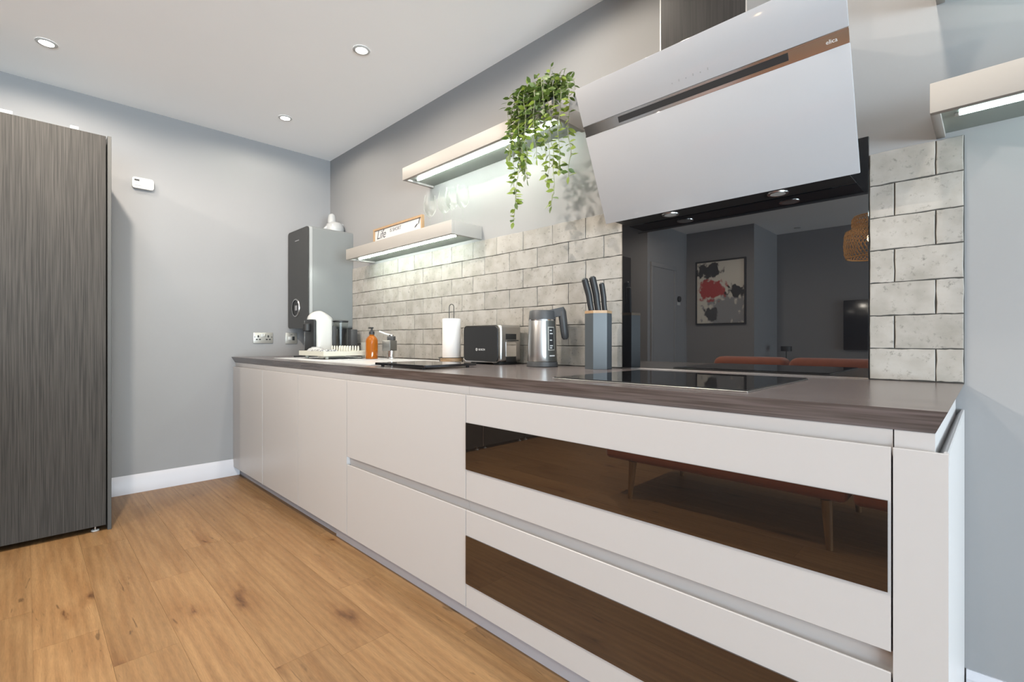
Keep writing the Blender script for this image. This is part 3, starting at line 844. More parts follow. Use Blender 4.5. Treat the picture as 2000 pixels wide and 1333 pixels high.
TZ = 0.9252
t = thing('tap', 'chrome square-bodied kitchen tap standing behind the sink', 'tap', (1.325, -0.185, TZ))
bx, by = 1.325, -0.185
part('base', MB().lathe([(0, TZ), (0.030, TZ), (0.030, TZ + 0.008), (0.023, TZ + 0.012), (0.023, TZ + 0.052), (0, TZ + 0.052)], (bx, by, 0), 28), 'chrome', t)
sd = Vector((0.60, -0.80, 0)); sn = Vector((0.80, 0.60, 0))     # spout points into the bowl
def tap_box(a0, a1, w, z0, z1):
    m_ = MB()
    v = [m_.bm.verts.new((bx + sd.x * a + sn.x * q, by + sd.y * a + sn.y * q, TZ + zz)) for zz in (z0, z1) for (a, q) in ((a0, -w), (a1, -w), (a1, w), (a0, w))]
    fs = [m_.bm.faces.new([v[i] for i in f]) for f in ((0, 3, 2, 1), (4, 5, 6, 7), (0, 1, 5, 4), (1, 2, 6, 5), (2, 3, 7, 6), (3, 0, 4, 7))]
    m_._bevel(list(set(e for f in fs for e in f.edges)), 0.003, 2)
    return m_
part('spout', tap_box(-0.030, 0.090, 0.028, 0.053, 0.122), mat('tap_grey_steel', (0.20, 0.20, 0.19), 0.32, metal=0.8), t)
part('body', tap_box(-0.022, 0.022, 0.022, 0.1225, 0.150), 'grey_plastic', t)
lv = part('lever_collar', MB().cyl((bx, by, 0), 0.017, TZ + 0.1505, TZ + 0.160, 24, 0.002), 'chrome', t)
part('lever', MB().tube([(bx, by, TZ + 0.155), (bx - 0.030, by - 0.028, TZ + 0.166), (bx - 0.060, by - 0.056, TZ + 0.182)], 0.006, 10), 'white_plastic', lv)

t = thing('soap_bottle', 'amber soap dispenser bottle with a black pump beside the tap', 'bottle', (1.290, -0.310, TZ))
bx, by = 1.290, -0.310
part('bottle', MB().lathe([(0, TZ), (0.036, TZ), (0.039, TZ + 0.004), (0.039, TZ + 0.118), (0.036, TZ + 0.132), (0.026, TZ + 0.146), (0.016, TZ + 0.153), (0.0155, TZ + 0.160), (0, TZ + 0.160)], (bx, by, 0), 36), 'amber', t)
part('pump_collar', MB().lathe([(0, TZ + 0.1605), (0.0175, TZ + 0.1605), (0.0175, TZ + 0.180), (0.008, TZ + 0.183), (0, TZ + 0.183)], (bx, by, 0), 24), 'black', t)
part('pump_head', MB().cyl((bx, by, 0), 0.006, TZ + 0.183, TZ + 0.200, 14).box(bx - 0.034, bx + 0.012, by - 0.008, by + 0.008, TZ + 0.200, TZ + 0.209, 0.003), 'black', t)

# dish rack with its contents
rx0, rx1, ry0, ry1 = 0.83, 1.215, -0.60, -0.27
rz = 0.9275
t = thing('dish_rack', 'cream plastic dish rack with pegs standing on the sink drainer', 'dish rack', (1.02, -0.435, rz))
tray = MB()
tray.box(rx0, rx1, ry0, ry1, rz + 0.020, rz + 0.026, 0.0)
for a in ((rx0, rx1, ry0, ry0 + 0.006), (rx0, rx1, ry1 - 0.006, ry1), (rx0, rx0 + 0.006, ry0 + 0.006, ry1 - 0.006), (rx1 - 0.006, rx1, ry0 + 0.006, ry1 - 0.006)):
    tray.box(a[0], a[1], a[2], a[3], rz + 0.026, rz + 0.050)
part('tray', tray, 'cream_plastic', t)
for x in (rx0 + 0.04, rx1 - 0.04):
    for y in (ry0 + 0.04, ry1 - 0.04):
        part('foot', MB().cyl((x, y, 0), 0.011, rz, rz + 0.0199, 14), 'cream_plastic', t)
part('drip_spout', MB().prism([(rx1 - 0.14, rz + 0.0199), (rx1 - 0.02, rz + 0.0199), (rx1 - 0.05, rz + 0.006), (rx1 - 0.10, rz + 0.004)], 1, ry0 + 0.02, ry0 + 0.16), 'cream_plastic', t)
for row, yy in enumerate((-0.40, -0.34)):
    for i in range(8):
        xx = 0.905 + i * 0.037
        part('peg', MB().lathe([(0, rz + 0.026), (0.0075, rz + 0.026), (0.0055, rz + 0.078), (0.003, rz + 0.083), (0, rz + 0.084)], (xx, yy, 0), 10), 'cream_plastic', t)
solo('dish_cloth', MB().box(0.985, 1.125, -0.585, -0.46, rz + 0.0262, rz + 0.060, 0.010, 3), 'cloth', 'folded black-and-white patterned cloth lying in the dish rack', 'cloth', origin=(1.05, -0.52, rz + 0.0262))
pl = thing('bowl', 'white bowl turned upside down in the front left of the dish rack', 'bowl', (0.905, -0.515, rz + 0.0262))
part('shell', MB().lathe([(0.066, 0.0), (0.068, 0.002), (0.062, 0.022), (0.044, 0.040), (0.030, 0.044), (0, 0.044)], (0, 0, 0), 36), 'ceramic', pl, world=False)
part('foot_ring', MB().lathe([(0.024, 0.0441), (0.030, 0.0441), (0.029, 0.049), (0.025, 0.049), (0.024, 0.0441)], (0, 0, 0), 30), 'ceramic', pl, world=False)
cup = thing('beaker', 'pale grey beaker behind the dish rack by the tiles', 'beaker', (0.985, -0.175, TZ))
part('wall', MB().lathe([(0, TZ), (0.037, TZ), (0.045, TZ + 0.108), (0.0425, TZ + 0.108), (0.035, TZ + 0.004), (0, TZ + 0.004)], (0.985, -0.175, 0), 32), mat('beaker_grey', (0.28, 0.28, 0.26), 0.4), cup)

# coffee machine
cz = 0.9205
t = thing('coffee_machine', 'white domed pod coffee machine with a dark front panel', 'coffee machine', (0.525, -0.30, cz))
part('body', MB().box(0.436, 0.616, -0.385, -0.255, cz + 0.012, cz + 0.285, 0.030, 4, axis=2), 'white_plastic', t)
hd = MB()
hd.ellipsoid((0.526, -0.322, cz + 0.286), 0.0905, 0.092, 0.068, 32, 10, half=True)
hd.lathe([(0, -0.001), (1.0, -0.001), (1.0, 0.0)], (0.526, -0.322, cz + 0.286), 32, sx=0.0905, sy=0.092)
for v in hd.bm.verts:
    v.co.z -= max(v.co.z - (cz + 0.286), 0) * max(0.0, (v.co.y + 0.322) / 0.092) * 0.45
part('dome', hd, 'white_plastic', t)
fpn = part('front_panel', MB().box(0.444, 0.608, -0.404, -0.3855, cz + 0.012, cz + 0.280, 0.006, 2), 'dark_plastic', t)
part('spout', MB().cyl((0.526, -0.420, 0), 0.030, cz + 0.195, cz + 0.255, 24, 0.006), 'black', fpn)
part('chrome_edge', MB().box(0.4385, 0.4435, -0.405, -0.3855, cz + 0.012, cz + 0.280), 'chrome', fpn)
part('drip_base', MB().box(0.446, 0.606, -0.490, -0.255, cz, cz + 0.0118, 0.004), 'dark_plastic', t)
tk = part('water_tank', MB().lathe([(0, cz + 0.03), (0.055, cz + 0.03), (0.055, cz + 0.27), (0.052, cz + 0.27), (0.052, cz + 0.034), (0, cz + 0.034)], (0.545, -0.165, 0), 32), 'thin_glass', t)
part('tank_lid', MB().cyl((0.545, -0.165, 0), 0.058, cz + 0.2705, cz + 0.282, 32, 0.002), 'dark_plastic', tk)
part('tank_base', MB().box(0.470, 0.616, -0.2545, -0.100, cz, cz + 0.0295, 0.006), 'dark_plastic', t)
part('tank_mount', MB().box(0.480, 0.600, -0.2545, -0.226, cz + 0.030, cz + 0.24, 0.004), 'grey_plastic', t)
part('capsule_bin', MB().box(0.495, 0.600, -0.105, -0.050, cz, cz + 0.215, 0.006), 'grey_plastic', t)

# ================================================================== WORKTOP ITEMS
# black glass board on little feet
t = thing('glass_board', 'black glass worktop saver board lying near the front edge', 'chopping board', (2.25, -0.56, 0.9205), rotz=0)
part('board', MB().box(2.050, 2.460, -0.715, -0.420, 0.9275, 0.9390, 0.001, 1), 'black_glass', t)
for x in (2.08, 2.425):
    for y in (-0.69, -0.445):
        part('foot', MB().cyl((x, y, 0), 0.008, 0.9203, 0.9274, 14), 'black', t)

# kitchen roll holder
kx, ky, kz = 1.945, -0.19, 0.9252
kz = 0.9205
t = thing('kitchen_roll_holder', 'black wire kitchen roll holder on a round wooden base', 'roll holder', (kx + 0.09, ky, kz))
kx += 0.035
part('base', MB().cyl((kx, ky, 0), 0.066, kz + 0.006, kz + 0.026, 40, 0.002), 'beech', t)
ring = [(kx + 0.074 * math.cos(2 * math.pi * i / 40), ky + 0.074 * math.sin(2 * math.pi * i / 40), kz + 0.028) for i in range(40)]
part('wire_ring', MB().tube(ring, 0.0022, 8, closed=True), 'wire', t)
for a in (0.3, 2.4, 4.5):
    part('wire_foot', MB().tube([(kx + 0.074 * math.cos(a), ky + 0.074 * math.sin(a), kz + 0.027), (kx + 0.074 * math.cos(a), ky + 0.074 * math.sin(a), kz + 0.0022)], 0.0022, 8), 'wire', t)
lp = [(kx - 0.016, ky - 0.004, kz + 0.026), (kx - 0.016, ky - 0.004, kz + 0.318)]
for i in range(1, 8):
    a = math.pi - math.pi * i / 8
    lp.append((kx + 0.016 * math.cos(a), ky - 0.004 + 0.004 * (1 + math.cos(a)) , kz + 0.318 + 0.016 * math.sin(a)))
lp += [(kx + 0.016, ky + 0.004, kz + 0.318), (kx + 0.016, ky + 0.004, kz + 0.026)]
part('wire_loop', MB().tube(lp, 0.0024, 8), 'wire', t)
rl = MB().lathe([(0.021, kz + 0.0265), (0.051, kz + 0.0265), (0.0525, kz + 0.029), (0.0525, kz + 0.248), (0.051, kz + 0.2505), (0.021, kz + 0.2505), (0.021, kz + 0.0265)], (kx, ky, 0), 40)
solo('kitchen_roll', rl, 'paper', 'white kitchen roll standing on its wire holder', 'kitchen roll', origin=(kx, ky, kz + 0.0265))

# toaster
tx0, tx1, ty0, ty1, tz = 2.115, 2.398, -0.215, -0.045, 0.9205
t = thing('toaster', 'steel and black two-slice toaster beside the kettle', 'toaster', ((tx0 + tx1) / 2, (ty0 + ty1) / 2, tz))
part('body', MB().box(tx0 + 0.006, tx1, ty0 + 0.012, ty1, tz + 0.014, tz + 0.207, 0.016, 3), 'steel', t)
part('front_trim', MB().box(tx0, tx1 - 0.004, ty0 + 0.004, ty0 + 0.0115, tz + 0.010, tz + 0.205, 0.024, 4, axis=1), 'chrome', t)
fpn = part('front_panel', MB().box(tx0 + 0.006, tx1 - 0.010, ty0, ty0 + 0.0038, tz + 0.016, tz + 0.199, 0.022, 4, axis=1), 'dark_plastic', t)
text_mesh('BOSCH', 0.0155, 'mark_white', fpn, face_negY(tx0 + 0.128, ty0 - 0.0002, tz + 0.072))
part('logo_ring', MB().lathe([(0.0052, 0.0), (0.0075, 0.0), (0.0075, 0.0006), (0.0052, 0.0006)], (tx0 + 0.112, ty0, tz + 0.0775), 20, rot=rotx).box(tx0 + 0.111, tx0 + 0.113, ty0 - 0.0006, ty0, tz + 0.073, tz + 0.082), 'mark_white', fpn)
part('lever_window', MB().box(tx1 - 0.0005, tx1 + 0.0008, ty0 + 0.050, ty0 + 0.128, tz + 0.130, tz + 0.160), 'black', t)
part('lever', MB().box(tx1 + 0.001, tx1 + 0.016, ty0 + 0.062, ty0 + 0.132, tz + 0.122, tz + 0.128, 0.002), 'black', t)
part('control_panel', MB().box(tx1 - 0.0005, tx1 + 0.003, ty0 + 0.050, ty0 + 0.126, tz + 0.042, tz + 0.118, 0.001, 1), 'chrome', t)
part('crumb_recess', MB().box(tx1 - 0.0005, tx1 + 0.0010, ty0 + 0.052, ty0 + 0.126, tz + 0.014, tz + 0.040), 'black', t)
for x in (tx0 + 0.04, tx1 - 0.06):
    part('foot', MB().box(x, x + 0.045, ty0 + 0.02, ty1 - 0.02, tz, tz + 0.0139, 0.003), 'black', t)
for y in (-0.155, -0.105):
    part('bread_slot', MB().box(tx0 + 0.045, tx1 - 0.045, y - 0.012, y + 0.012, tz + 0.2065, tz + 0.2074), 'black', t)

# kettle
kx, ky, kz = 2.640, -0.155, 0.9205
t = thing('kettle', 'brushed steel jug kettle with a dark grey lid and handle', 'kettle', (kx, ky, kz))
part('base', MB().lathe([(0, kz), (0.074, kz), (0.076, kz + 0.003), (0.074, kz + 0.022), (0.070, kz + 0.024), (0, kz + 0.024)], (kx, ky, 0), 44), 'grey_plastic', t)
part('jug', MB().lathe([(0, kz + 0.0245), (0.0695, kz + 0.0245), (0.0715, kz + 0.028), (0.0705, kz + 0.060), (0.066, kz + 0.222), (0.065, kz + 0.225), (0, kz + 0.225)], (kx, ky, 0), 48), 'steel', t)
part('rim_band', MB().lathe([(0.0652, kz + 0.2195), (0.0668, kz + 0.2195), (0.0665, kz + 0.2255), (0.0645, kz + 0.2255)], (kx, ky, 0), 48), 'chrome', t)
part('lid', MB().lathe([(0, kz + 0.226), (0.0655, kz + 0.226), (0.0625, kz + 0.262), (0.060, kz + 0.268), (0.054, kz + 0.270), (0, kz + 0.270)], (kx, ky, 0), 48), 'grey_plastic', t)
ha = math.radians(-12)   # the handle points to the right of the picture
hv = Vector((math.cos(math.radians(35)), math.sin(math.radians(35)), 0))
hs = Vector((-hv.y, hv.x, 0))
def kp(r, z, s=0.0): return Vector((kx, ky, kz + z)) + hv * r + hs * s
mbh = MB()
def kquad(r0, z0, z1, r1, z2, z3, w):
    v = [mbh.bm.verts.new(kp(r, zz, s)) for s in (-w, w) for (r, zz) in ((r0, z0), (r1, z2), (r1, z3), (r0, z1))]
    for f in ((0, 1, 2, 3), (7, 6, 5, 4), (0, 4, 5, 1), (1, 5, 6, 2), (2, 6, 7, 3), (3, 7, 4, 0)):
        mbh.bm.faces.new([v[i] for i in f])
kquad(0.030, 0.232, 0.270, 0.104, 0.244, 0.286, 0.018)
part('handle_bridge', mbh, 'grey_plastic', t)
part('handle_grip', MB().tube([kp(0.092, 0.280), kp(0.096, 0.262), kp(0.100, 0.225), kp(0.106, 0.170), kp(0.110, 0.140), kp(0.111, 0.130)], 0.0155, 16, radii=[0.014, 0.0195, 0.0195, 0.0185, 0.017, 0.010]), 'grey_plastic', t)
# gauge facing the camera on the right half of the jug
gv = Vector((math.cos(math.radians(-12)), math.sin(math.radians(-12)), 0))
gs = Vector((-gv.y, gv.x, 0))
def gauge_slab(s0, s1, z0, z1, o0, o1):
    m_ = MB()
    n_ = 6
    def P(s, zz, o):
        ang = math.radians(-12) + s / 0.068
        r = 0.0712 - (zz - 0.06) * 0.0045 / 0.162 + o
        return (kx + r * math.cos(ang), ky + r * math.sin(ang), kz + zz)
    for i in range(n_):
        a, b = s0 + (s1 - s0) * i / n_, s0 + (s1 - s0) * (i + 1) / n_
        v = [m_.bm.verts.new(P(s, zz, o)) for o in (o0, o1) for (s, zz) in ((a, z0), (b, z0), (b, z1), (a, z1))]
        for f in ((0, 1, 2, 3), (7, 6, 5, 4), (0, 4, 5, 1), (2, 6, 7, 3)):
            m_.bm.faces.new([v[j] for j in f])
        if i == 0: m_.bm.faces.new([v[j] for j in (3, 7, 4, 0)])
        if i == n_ - 1: m_.bm.faces.new([v[j] for j in (1, 5, 6, 2)])
    bmesh.ops.remove_doubles(m_.bm, verts=m_.bm.verts[:], dist=1e-6)
    return m_
gp = part('gauge_panel', gauge_slab(-0.026, 0.030, 0.027, 0.218, -0.0015, 0.0012), mat('kettle_gauge_back', (0.06, 0.06, 0.055), 0.35, metal=0.4), t)
part('gauge_window', gauge_slab(-0.017, 0.019, 0.078, 0.190, 0.0010, 0.0022), 'plate_metal', gp)
part('gauge_glass', gauge_slab(-0.013, 0.015, 0.083, 0.185, 0.0020, 0.0030), 'dark_plastic', gp)
for i, zz in enumerate((0.170, 0.155, 0.124, 0.098, 0.088)):
    part('gauge_mark', gauge_slab(-0.009, 0.003 + 0.004 * (i % 2), zz, zz + 0.005, 0.0030, 0.0034), 'mark_white', gp)
part('maker_mark', gauge_slab(-0.010, 0.020, 0.050, 0.056, 0.0011, 0.0016), 'mark_white', gp)

# knife block
bx, by, bz = 2.950, -0.135, 0.9205
hexr = 0.059
rot0 = math.radians(43)
def hexpts(r): return [(bx + r * math.cos(rot0 + math.pi / 3 * i), by + r * math.sin(rot0 + math.pi / 3 * i)) for i in range(6)]
t = thing('knife_block', 'grey hexagonal knife block with a wooden top rim', 'knife block', (bx, by, bz))
part('body', MB().prism(hexpts(hexr), 2, bz, bz + 0.243), 'knife_grey', t)
part('top_rim', MB().prism(hexpts(hexr + 0.0008), 2, bz + 0.2432, bz + 0.255), 'beech', t)
rdir = Vector((math.sin(0.7905), math.cos(0.7905), 0))      # picture right, in plan
def knife(off, lean, hlen, r, label):
    k = thing('knife', label, 'knife', (bx + off * rdir.x, by + off * rdir.y, bz + 0.2555), 'dark-handled kitchen knives in the block')
    p0 = Vector((bx, by, bz + 0.2556)) + rdir * off
    mid = p0 + Vector((0, 0, hlen * 0.5)) - rdir * (lean * 0.38)
    top = p0 + Vector((0, 0, hlen)) - rdir * lean
    end = top + (top - mid).normalized() * 0.004
    part('handle', MB().tube([p0, p0.lerp(mid, 0.5) - rdir * 0.001, mid, mid.lerp(top, 0.5), top, end], r, 14, radii=[r * 0.92, r * 0.95, r, r * 1.02, r * 1.0, r * 0.7]), 'dark_plastic', k)
    part('end_cap', MB().tube([end, end + (top - mid).normalized() * 0.002], r * 0.62, 14), 'grey_plastic', k)
knife(-0.030, 0.030, 0.138, 0.0140, 'dark-handled knife on the left of the knife block')
knife(0.000, 0.026, 0.146, 0.0150, 'thickest dark-handled knife in the middle of the knife block')
knife(0.029, 0.014, 0.118, 0.0118, 'shortest dark-handled knife on the right of the knife block')

# ================================================================== SHELF ITEMS
z = 1.7262
t = thing('framed_sign', 'narrow wooden framed sign with script lettering on the lower shelf', 'sign', (1.29, -0.125, z))
fx0, fx1, fy = 0.985, 1.600, -0.130
H = 0.128
part('frame_rail', MB().box(fx0, fx1, fy, fy + 0.018, z, z + 0.014), 'beech', t)
part('frame_rail', MB().box(fx0, fx1, fy, fy + 0.018, z + H - 0.014, z + H), 'beech', t)
part('frame_stile', MB().box(fx0, fx0 + 0.014, fy, fy + 0.018, z + 0.0141, z + H - 0.0141), 'beech', t)
part('frame_stile', MB().box(fx1 - 0.014, fx1, fy, fy + 0.018, z + 0.0141, z + H - 0.0141), 'beech', t)
sh = part('print', MB().box(fx0 + 0.0141, fx1 - 0.0141, fy + 0.009, fy + 0.012, z + 0.0141, z + H - 0.0141), 'print', t)
text_mesh('Life', 0.085, 'ink', sh, face_negY(fx0 + 0.035, fy + 0.0085, z + 0.052), shear=0.35)
text_mesh('IS SHORT', 0.034, 'ink', sh, face_negY(fx0 + 0.215, fy + 0.0085, z + 0.078))
lf = MB()
for (cx, cz2, a) in ((fx1 - 0.078, z + 0.070, 0.5), (fx1 - 0.045, z + 0.094, 1.25)):
    ring_ = [lf.bm.verts.new((cx + 0.022 * math.cos(q) * math.cos(a) - 0.006 * math.sin(q) * math.sin(a), fy + 0.0086, cz2 + 0.022 * math.cos(q) * math.sin(a) + 0.006 * math.sin(q) * math.cos(a))) for q in [2 * math.pi * i / 14 for i in range(14)]]
    lf.bm.faces.new(ring_)
part('leaf_mark', lf, 'ink', sh)

def wine_glass_mesh():
    h = 0.232
    pr = [(0, 0.0), (0.034, 0.0), (0.035, 0.0015), (0.020, 0.004), (0.006, 0.009), (0.0038, 0.02), (0.0038, 0.088), (0.006, 0.098), (0.020, 0.108), (0.034, 0.128), (0.040, 0.155), (0.039, 0.185), (0.033, 0.222), (0.0315, h), (0.0305, h), (0.032, 0.222), (0.038, 0.185), (0.039, 0.155), (0.033, 0.1295), (0.019, 0.1105), (0, 0.103)]
    return pr
prg = wine_glass_mesh()
def split_glass(x, y, label):
    t = thing('wine_glass', label, 'wine glass', (x, y, z), 'wine glasses on the lower shelf')
    part('bowl', MB().lathe([(r, q) for r, q in prg[7:]], (0, 0, 0), 32), 'thin_glass', t, world=False)
    part('stem', MB().lathe([(r, q) for r, q in prg[4:8]], (0, 0, 0), 16), 'thin_glass', t, world=False)
    part('foot', MB().lathe([(r, q) for r, q in prg[0:5]], (0, 0, 0), 32), 'thin_glass', t, world=False)
split_glass(1.672, -0.120, 'leftmost wine glass on the shelf, next to the framed sign')
split_glass(1.800, -0.105, 'second wine glass from the framed sign')
split_glass(1.892, -0.120, 'third wine glass from the framed sign')
split_glass(1.972, -0.100, 'rightmost wine glass, at the open end of the lower shelf')

# trailing plant
pz = 2.1402
px_, py_ = 2.675, -0.135
t = thing('trailing_plant', 'leafy green plant trailing down from the upper left shelf', 'plant', (px_, py_, pz))
part('pot', MB().lathe([(0, 0), (0.040, 0), (0.052, 0.085), (0.054, 0.090), (0.050, 0.090), (0.046, 0.078), (0, 0.074)], (0, 0, 0), 28), 'dark_plastic', t, world=False)
def leaf_mesh(name, m):
    me = bpy.data.meshes.new(name)
    L_ = [(0, 0, 0), (0.30, 0.24, 0.02), (0.30, -0.24, 0.02), (0.30, 0, -0.02), (0.62, 0.24, 0.0), (0.62, -0.24, 0.0), (0.62, 0, -0.045), (1.0, 0, -0.10)]
    F_ = [(0, 3, 1), (0, 2, 3), (3, 6, 4, 1), (3, 2, 5, 6), (6, 7, 4), (6, 5, 7)]
    me.from_pydata(L_, [], F_); me.materials.append(M[m])
    for p in me.polygons: p.use_smooth = True
    return me
LM = [leaf_mesh('leaf_dark', 'leaf_dark'), leaf_mesh('leaf_light', 'leaf_light')]
rp = random.Random(11)
stuff_v, stuff_f, stuff_m = [], [], []
leaf_count = [0]
def add_leaf(p, d, size, light, as_stuff=False):
    d = d.normalized()
    side = d.cross(Vector((rp.uniform(-.9, .9), rp.uniform(-1.3, .3), rp.uniform(0.2, 1)))).normalized()
    up_ = side.cross(d)
    R_ = Matrix((d, side, up_)).transposed().to_4x4()
    mtx = Matrix.Translation(p) @ R_ @ Matrix.Scale(size, 4)
    me = LM[1 if light else 0]
    if as_stuff or leaf_count[0] >= 300:
        b0 = len(stuff_v)
        stuff_v.extend([tuple(mtx @ v.co) for v in me.vertices])
        for f in me.polygons: stuff_f.append([b0 + i for i in f.vertices]); stuff_m.append(1 if light else 0)
    else:
        leaf_count[0] += 1
        o = bpy.data.objects.new('leaf', me); COL.objects.link(o); o.parent = t
        o.matrix_local = mtx
def stem(xh, yh, zend, ztop, wob=0.012, dens=0.013, light=0.45):
    c = Vector((rp.uniform(-.03, .03), rp.uniform(-.03, .03), 0.075))
    hang = Vector((xh - px_, yh - py_, 0))
    top = Vector((hang.x * 0.55, hang.y * 0.6, ztop - pz))
    ctrl = [c, top, Vector((hang.x * 0.95, hang.y * 0.95, ztop - pz - 0.03))]
    zz = ztop - pz - 0.09
    dx = dy = 0
    while zz > zend - pz:
        dx = dx * 0.7 + rp.uniform(-wob, wob); dy = dy * 0.7 + rp.uniform(-wob, wob) * 0.5
        ctrl.append(Vector((hang.x + dx, hang.y + dy, zz))); zz -= 0.055
    ctrl.append(Vector((hang.x + dx, hang.y + dy, zend - pz)))
    pts = []
    for i in range(len(ctrl) - 1):
        p0, p1, p2, p3 = ctrl[max(i - 1, 0)], ctrl[i], ctrl[i + 1], ctrl[min(i + 2, len(ctrl) - 1)]
        for k in range(4):
            u = k / 4
            pts.append(0.5 * ((2 * p1) + (p2 - p0) * u + (2 * p0 - 5 * p1 + 4 * p2 - p3) * u * u + (3 * p1 - p0 - 3 * p2 + p3) * u ** 3))
    pts.append(ctrl[-1])
    part('stem', MB().tube(pts, 0.0014, 5), 'stem', t, world=False)
    acc = 0.0
    for a, b in zip(pts, pts[1:]):
        acc += (b - a).length
        while acc > dens:
            acc -= dens
            ang = rp.uniform(0, 2 * math.pi)
            d = Vector((math.cos(ang), math.sin(ang) * 0.8, rp.uniform(-0.7, 0.35)))
            p = a.lerp(b, rp.random())
            low = p.z < -0.05
            add_leaf(p, d, rp.uniform(0.028, 0.046), rp.random() < (light + 0.2 if low else light - 0.15))
    add_leaf(pts[-1], Vector((rp.uniform(-.3, .3), rp.uniform(-.3, .1), -1)), 0.036, rp.random() < light)
trails = [(2.555, -.262, 1.615), (2.585, -.27, 1.70), (2.80, -.265, 1.645), (2.875, -.26, 1.76), (2.845, -.265, 1.80), (2.78, -.27, 1.76), (2.62, -.26, 1.80), (2.645, -.275, 1.82), (2.60, -.255, 1.86), (2.67, -.26, 1.88), (2.74, -.262, 1.84), (2.57, -.25, 1.90)]
for (xh, yh, ze) in trails: stem(xh, yh, ze, rp.uniform(2.17, 2.26))
for i in range(22):   # shorter mid-length stems round the crown
    a = rp.uniform(math.pi * 0.95, math.pi * 2.05)
    r_ = rp.uniform(0.06, 0.17)
    long_ = i % 3 != 0      # two in three hang over the front edge of the shelf, the rest stay on top
    stem(px_ + r_ * math.cos(a), (-0.262 - rp.uniform(0, 0.03)) if long_ else (-0.12 - rp.uniform(0, 0.08)), rp.uniform(1.90, 2.10) if long_ else 2.165, rp.uniform(2.19, 2.26) if long_ else rp.uniform(2.25, 2.28), light=0.3)
for i in range(10):   # sprigs standing up
    base = Vector((rp.uniform(-.04, .04), rp.uniform(-.04, .03), 0.075))
    tip = base + Vector((rp.uniform(-.09, .09), rp.uniform(-.06, .02), rp.uniform(0.055, 0.105)))
    part('stem', MB().tube([base, base.lerp(tip, 0.5) + Vector((0, 0, 0.012)), tip], 0.0013, 5), 'stem', t, world=False)
    for k in range(9):
        p = base.lerp(tip, 0.25 + 0.75 * k / 8)
        add_leaf(p, Vector((rp.uniform(-1, 1), rp.uniform(-1, 1), rp.uniform(-.2, .9))), rp.uniform(0.022, 0.034), rp.random() < 0.3, as_stuff=True)
if stuff_v:
    me = bpy.data.meshes.new('small_leaves'); me.from_pydata(stuff_v, [], stuff_f)
    me.materials.append(M['leaf_dark']); me.materials.append(M['leaf_light'])
    for p, mi in zip(me.polygons, stuff_m): p.material_index = mi; p.use_smooth = True
    o = bpy.data.objects.new('small_leaves', me); COL.objects.link(o); o.parent = t; o['kind'] = 'stuff'

# ================================================================== THE ROOM BEHIND (seen in the glass)
def sofa(x0, x1, label, ncush):
    t = thing('sofa', label, 'sofa', ((x0 + x1) / 2, -2.86, 0.0), 'rust velvet sofas behind the camera')
    y1, y0 = -2.45, -3.28
    part('seat_base', MB().box(x0, x1, y0, y1, 0.245, 0.36, 0.03, 3), 'rust', t)
    part('back_frame', MB().box(x0 + 0.02, x1 - 0.02, y1 - 0.16, y1 - 0.002, 0.33, 0.80, 0.04, 4), 'rust', t)
    w = (x1 - x0 - 0.16) / ncush
    for i in range(ncush):
        a = x0 + 0.08 + w * i
        part('seat_cushion', MB().box(a + 0.004, a + w - 0.004, y0 + 0.01, y1 - 0.17, 0.362, 0.47, 0.035, 4), 'rust', t)
        part('back_cushion', MB().box(a + 0.004, a + w - 0.004, y1 - 0.28, y1 - 0.04, 0.48, 0.905, 0.07, 5), 'rust', t)
    for xx, sx in ((x0 + 0.20, -1), (x1 - 0.09, 1)):
        for yy, sy in ((y1 - 0.03, 1), (y0 + 0.06, -1)):
            part('leg', MB().tube([(xx, yy, 0.246), (xx + sx * 0.015, yy + sy * 0.01, 0.0)], 0.02, 14, radii=[0.026, 0.015]), 'leg_wood', t)
sofa(2.30, 3.685, 'rust velvet sofa with wooden legs, mirrored in the drawer glass', 2)
sofa(3.705, 4.60, 'rust velvet armchair-width sofa, mirrored at the right end of the drawer glass', 1)

t = thing('painting', 'black-framed abstract painting in red, black and grey on the far wall', 'painting', (1.45, -5.09, 1.28))
X0, X1, Z0, Z1 = 1.100, 1.802, 1.280, 2.203
y = -5.0985
part('canvas', MB().box(X0 + 0.02, X1 - 0.02, y + 0.012, y + 0.022, Z0 + 0.02, Z1 - 0.02), 'canvas', t)
for a in ((X0, X1, Z0, Z0 + 0.02), (X0, X1, Z1 - 0.02, Z1)):
    part('frame_rail', MB().box(a[0], a[1], y, y + 0.035, a[2], a[3]), 'black', t)
for a in ((X0, X0 + 0.02), (X1 - 0.02, X1)):
    part('frame_stile', MB().box(a[0], a[1], y, y + 0.035, Z0 + 0.0201, Z1 - 0.0201), 'black', t)

t = thing('television', 'wall-mounted black television reflected at the right of the splashback', 'television', (3.35, YF, 0.92))
part('screen', MB().box(2.75, 3.95, YF + 0.03, YF + 0.06, 0.92, 1.60, 0.004), 'tv', t)
part('bracket', MB().box(3.15, 3.55, YF + 0.001, YF + 0.0299, 1.1, 1.4), 'black', t)

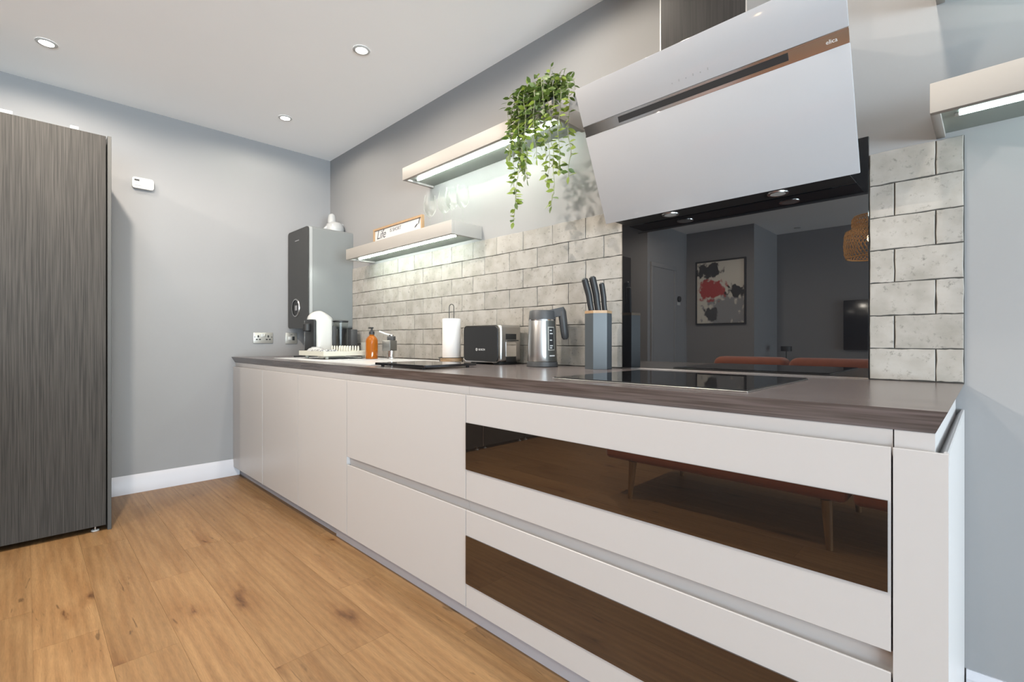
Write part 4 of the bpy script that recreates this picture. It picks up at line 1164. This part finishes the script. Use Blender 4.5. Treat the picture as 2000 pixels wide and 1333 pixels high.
t = thing('side_table', 'small dark round side table by the recess wall', 'table', (2.2, -5.62, 0))
part('top', MB().cyl((2.2, -5.62, 0), 0.22, 0.53, 0.55, 36, 0.003), 'leg_wood', t)
for i in range(3):
    a = 0.4 + i * 2.094
    part('leg', MB().tube([(2.2 + 0.08 * math.cos(a), -5.62 + 0.08 * math.sin(a), 0.5299), (2.2 + 0.18 * math.cos(a), -5.62 + 0.18 * math.sin(a), 0.0)], 0.014, 12), 'leg_wood', t)
t = thing('table_lamp', 'small black table lamp with a drum shade on the side table', 'lamp', (2.155, -5.62, 0.5502))
part('base', MB().cyl((2.155, -5.62, 0), 0.06, 0.5502, 0.565, 28, 0.002), 'black', t)
part('pole', MB().cyl((2.155, -5.62, 0), 0.006, 0.565, 0.9049, 12), 'black', t)
part('shade', MB().lathe([(0.068, 0.900), (0.070, 0.900), (0.070, 0.970), (0.068, 0.970), (0.068, 0.900)], (2.155, -5.62, 0), 32).cyl((2.155, -5.62, 0), 0.068, 0.905, 0.908, 24), 'black', t)

t = thing('thermostat', 'small round black thermostat on the left wall, seen in the splashback', 'thermostat', (0.95, -4.83, 1.62))
roty = Matrix.Rotation(math.radians(90), 3, 'Y')
part('dial', MB().lathe([(0, 0.0), (0.042, 0.0), (0.042, 0.022), (0.038, 0.026), (0, 0.026)], (0.9505, -4.83, 1.655), 32, rot=roty), 'black', t)
part('wall_plate', MB().box(0.9503, 0.956, -4.875, -4.785, 1.565, 1.61, 0.002), 'white_plastic', t)

# woven pendant lamp
pcx, pcy = 3.43, -3.50
t = thing('pendant_lamp', 'woven rattan pendant lamp mirrored at the right edge of the splashback', 'pendant lamp', (pcx, pcy, 1.80))
prof = [(0.200, 1.80), (0.214, 1.84), (0.218, 1.92), (0.214, 2.00), (0.205, 2.04), (0.165, 2.06), (0.155, 2.075), (0.158, 2.11), (0.156, 2.15), (0.140, 2.175)]
def prof_at(u):
    f = u * (len(prof) - 1); i = min(int(f), len(prof) - 2); k = f - i
    return prof[i][0] * (1 - k) + prof[i + 1][0] * k, prof[i][1] * (1 - k) + prof[i + 1][1] * k
wv = MB()
NS = 44
for s_ in (1, -1):
    for i in range(NS):
        a0 = 2 * math.pi * i / NS
        pts = []
        for k in range(19):
            r_, z_ = prof_at(k / 18)
            r_ += 0.0022 * s_ * (1 if k % 2 else -1)
            a_ = a0 + s_ * k / 18 * 1.5
            pts.append((pcx + r_ * math.cos(a_), pcy + r_ * math.sin(a_), z_))
        wv.tube(pts, 0.0036, 4)
ws = part('woven_shade', wv, 'rattan', t); ws['kind'] = 'stuff'
for r_, z_ in ((0.200, 1.80), (0.140, 2.175)):
    part('shade_ring', MB().tube([(pcx + r_ * math.cos(2 * math.pi * i / 36), pcy + r_ * math.sin(2 * math.pi * i / 36), z_) for i in range(36)], 0.006, 6, closed=True), 'rattan', t)
part('bulb', MB().ellipsoid((pcx, pcy, 1.97), 0.045, 0.045, 0.055, 20, 12), 'bulb', t)
part('lamp_holder', MB().cyl((pcx, pcy, 0), 0.018, 2.024, 2.10, 16), 'black', t)
part('cable', MB().cyl((pcx, pcy, 0), 0.003, 2.10, CEIL - 0.021, 8), 'black', t)
part('ceiling_rose', MB().cyl((pcx, pcy, 0), 0.05, CEIL - 0.02, CEIL - 0.001, 24, 0.004), 'black', t)
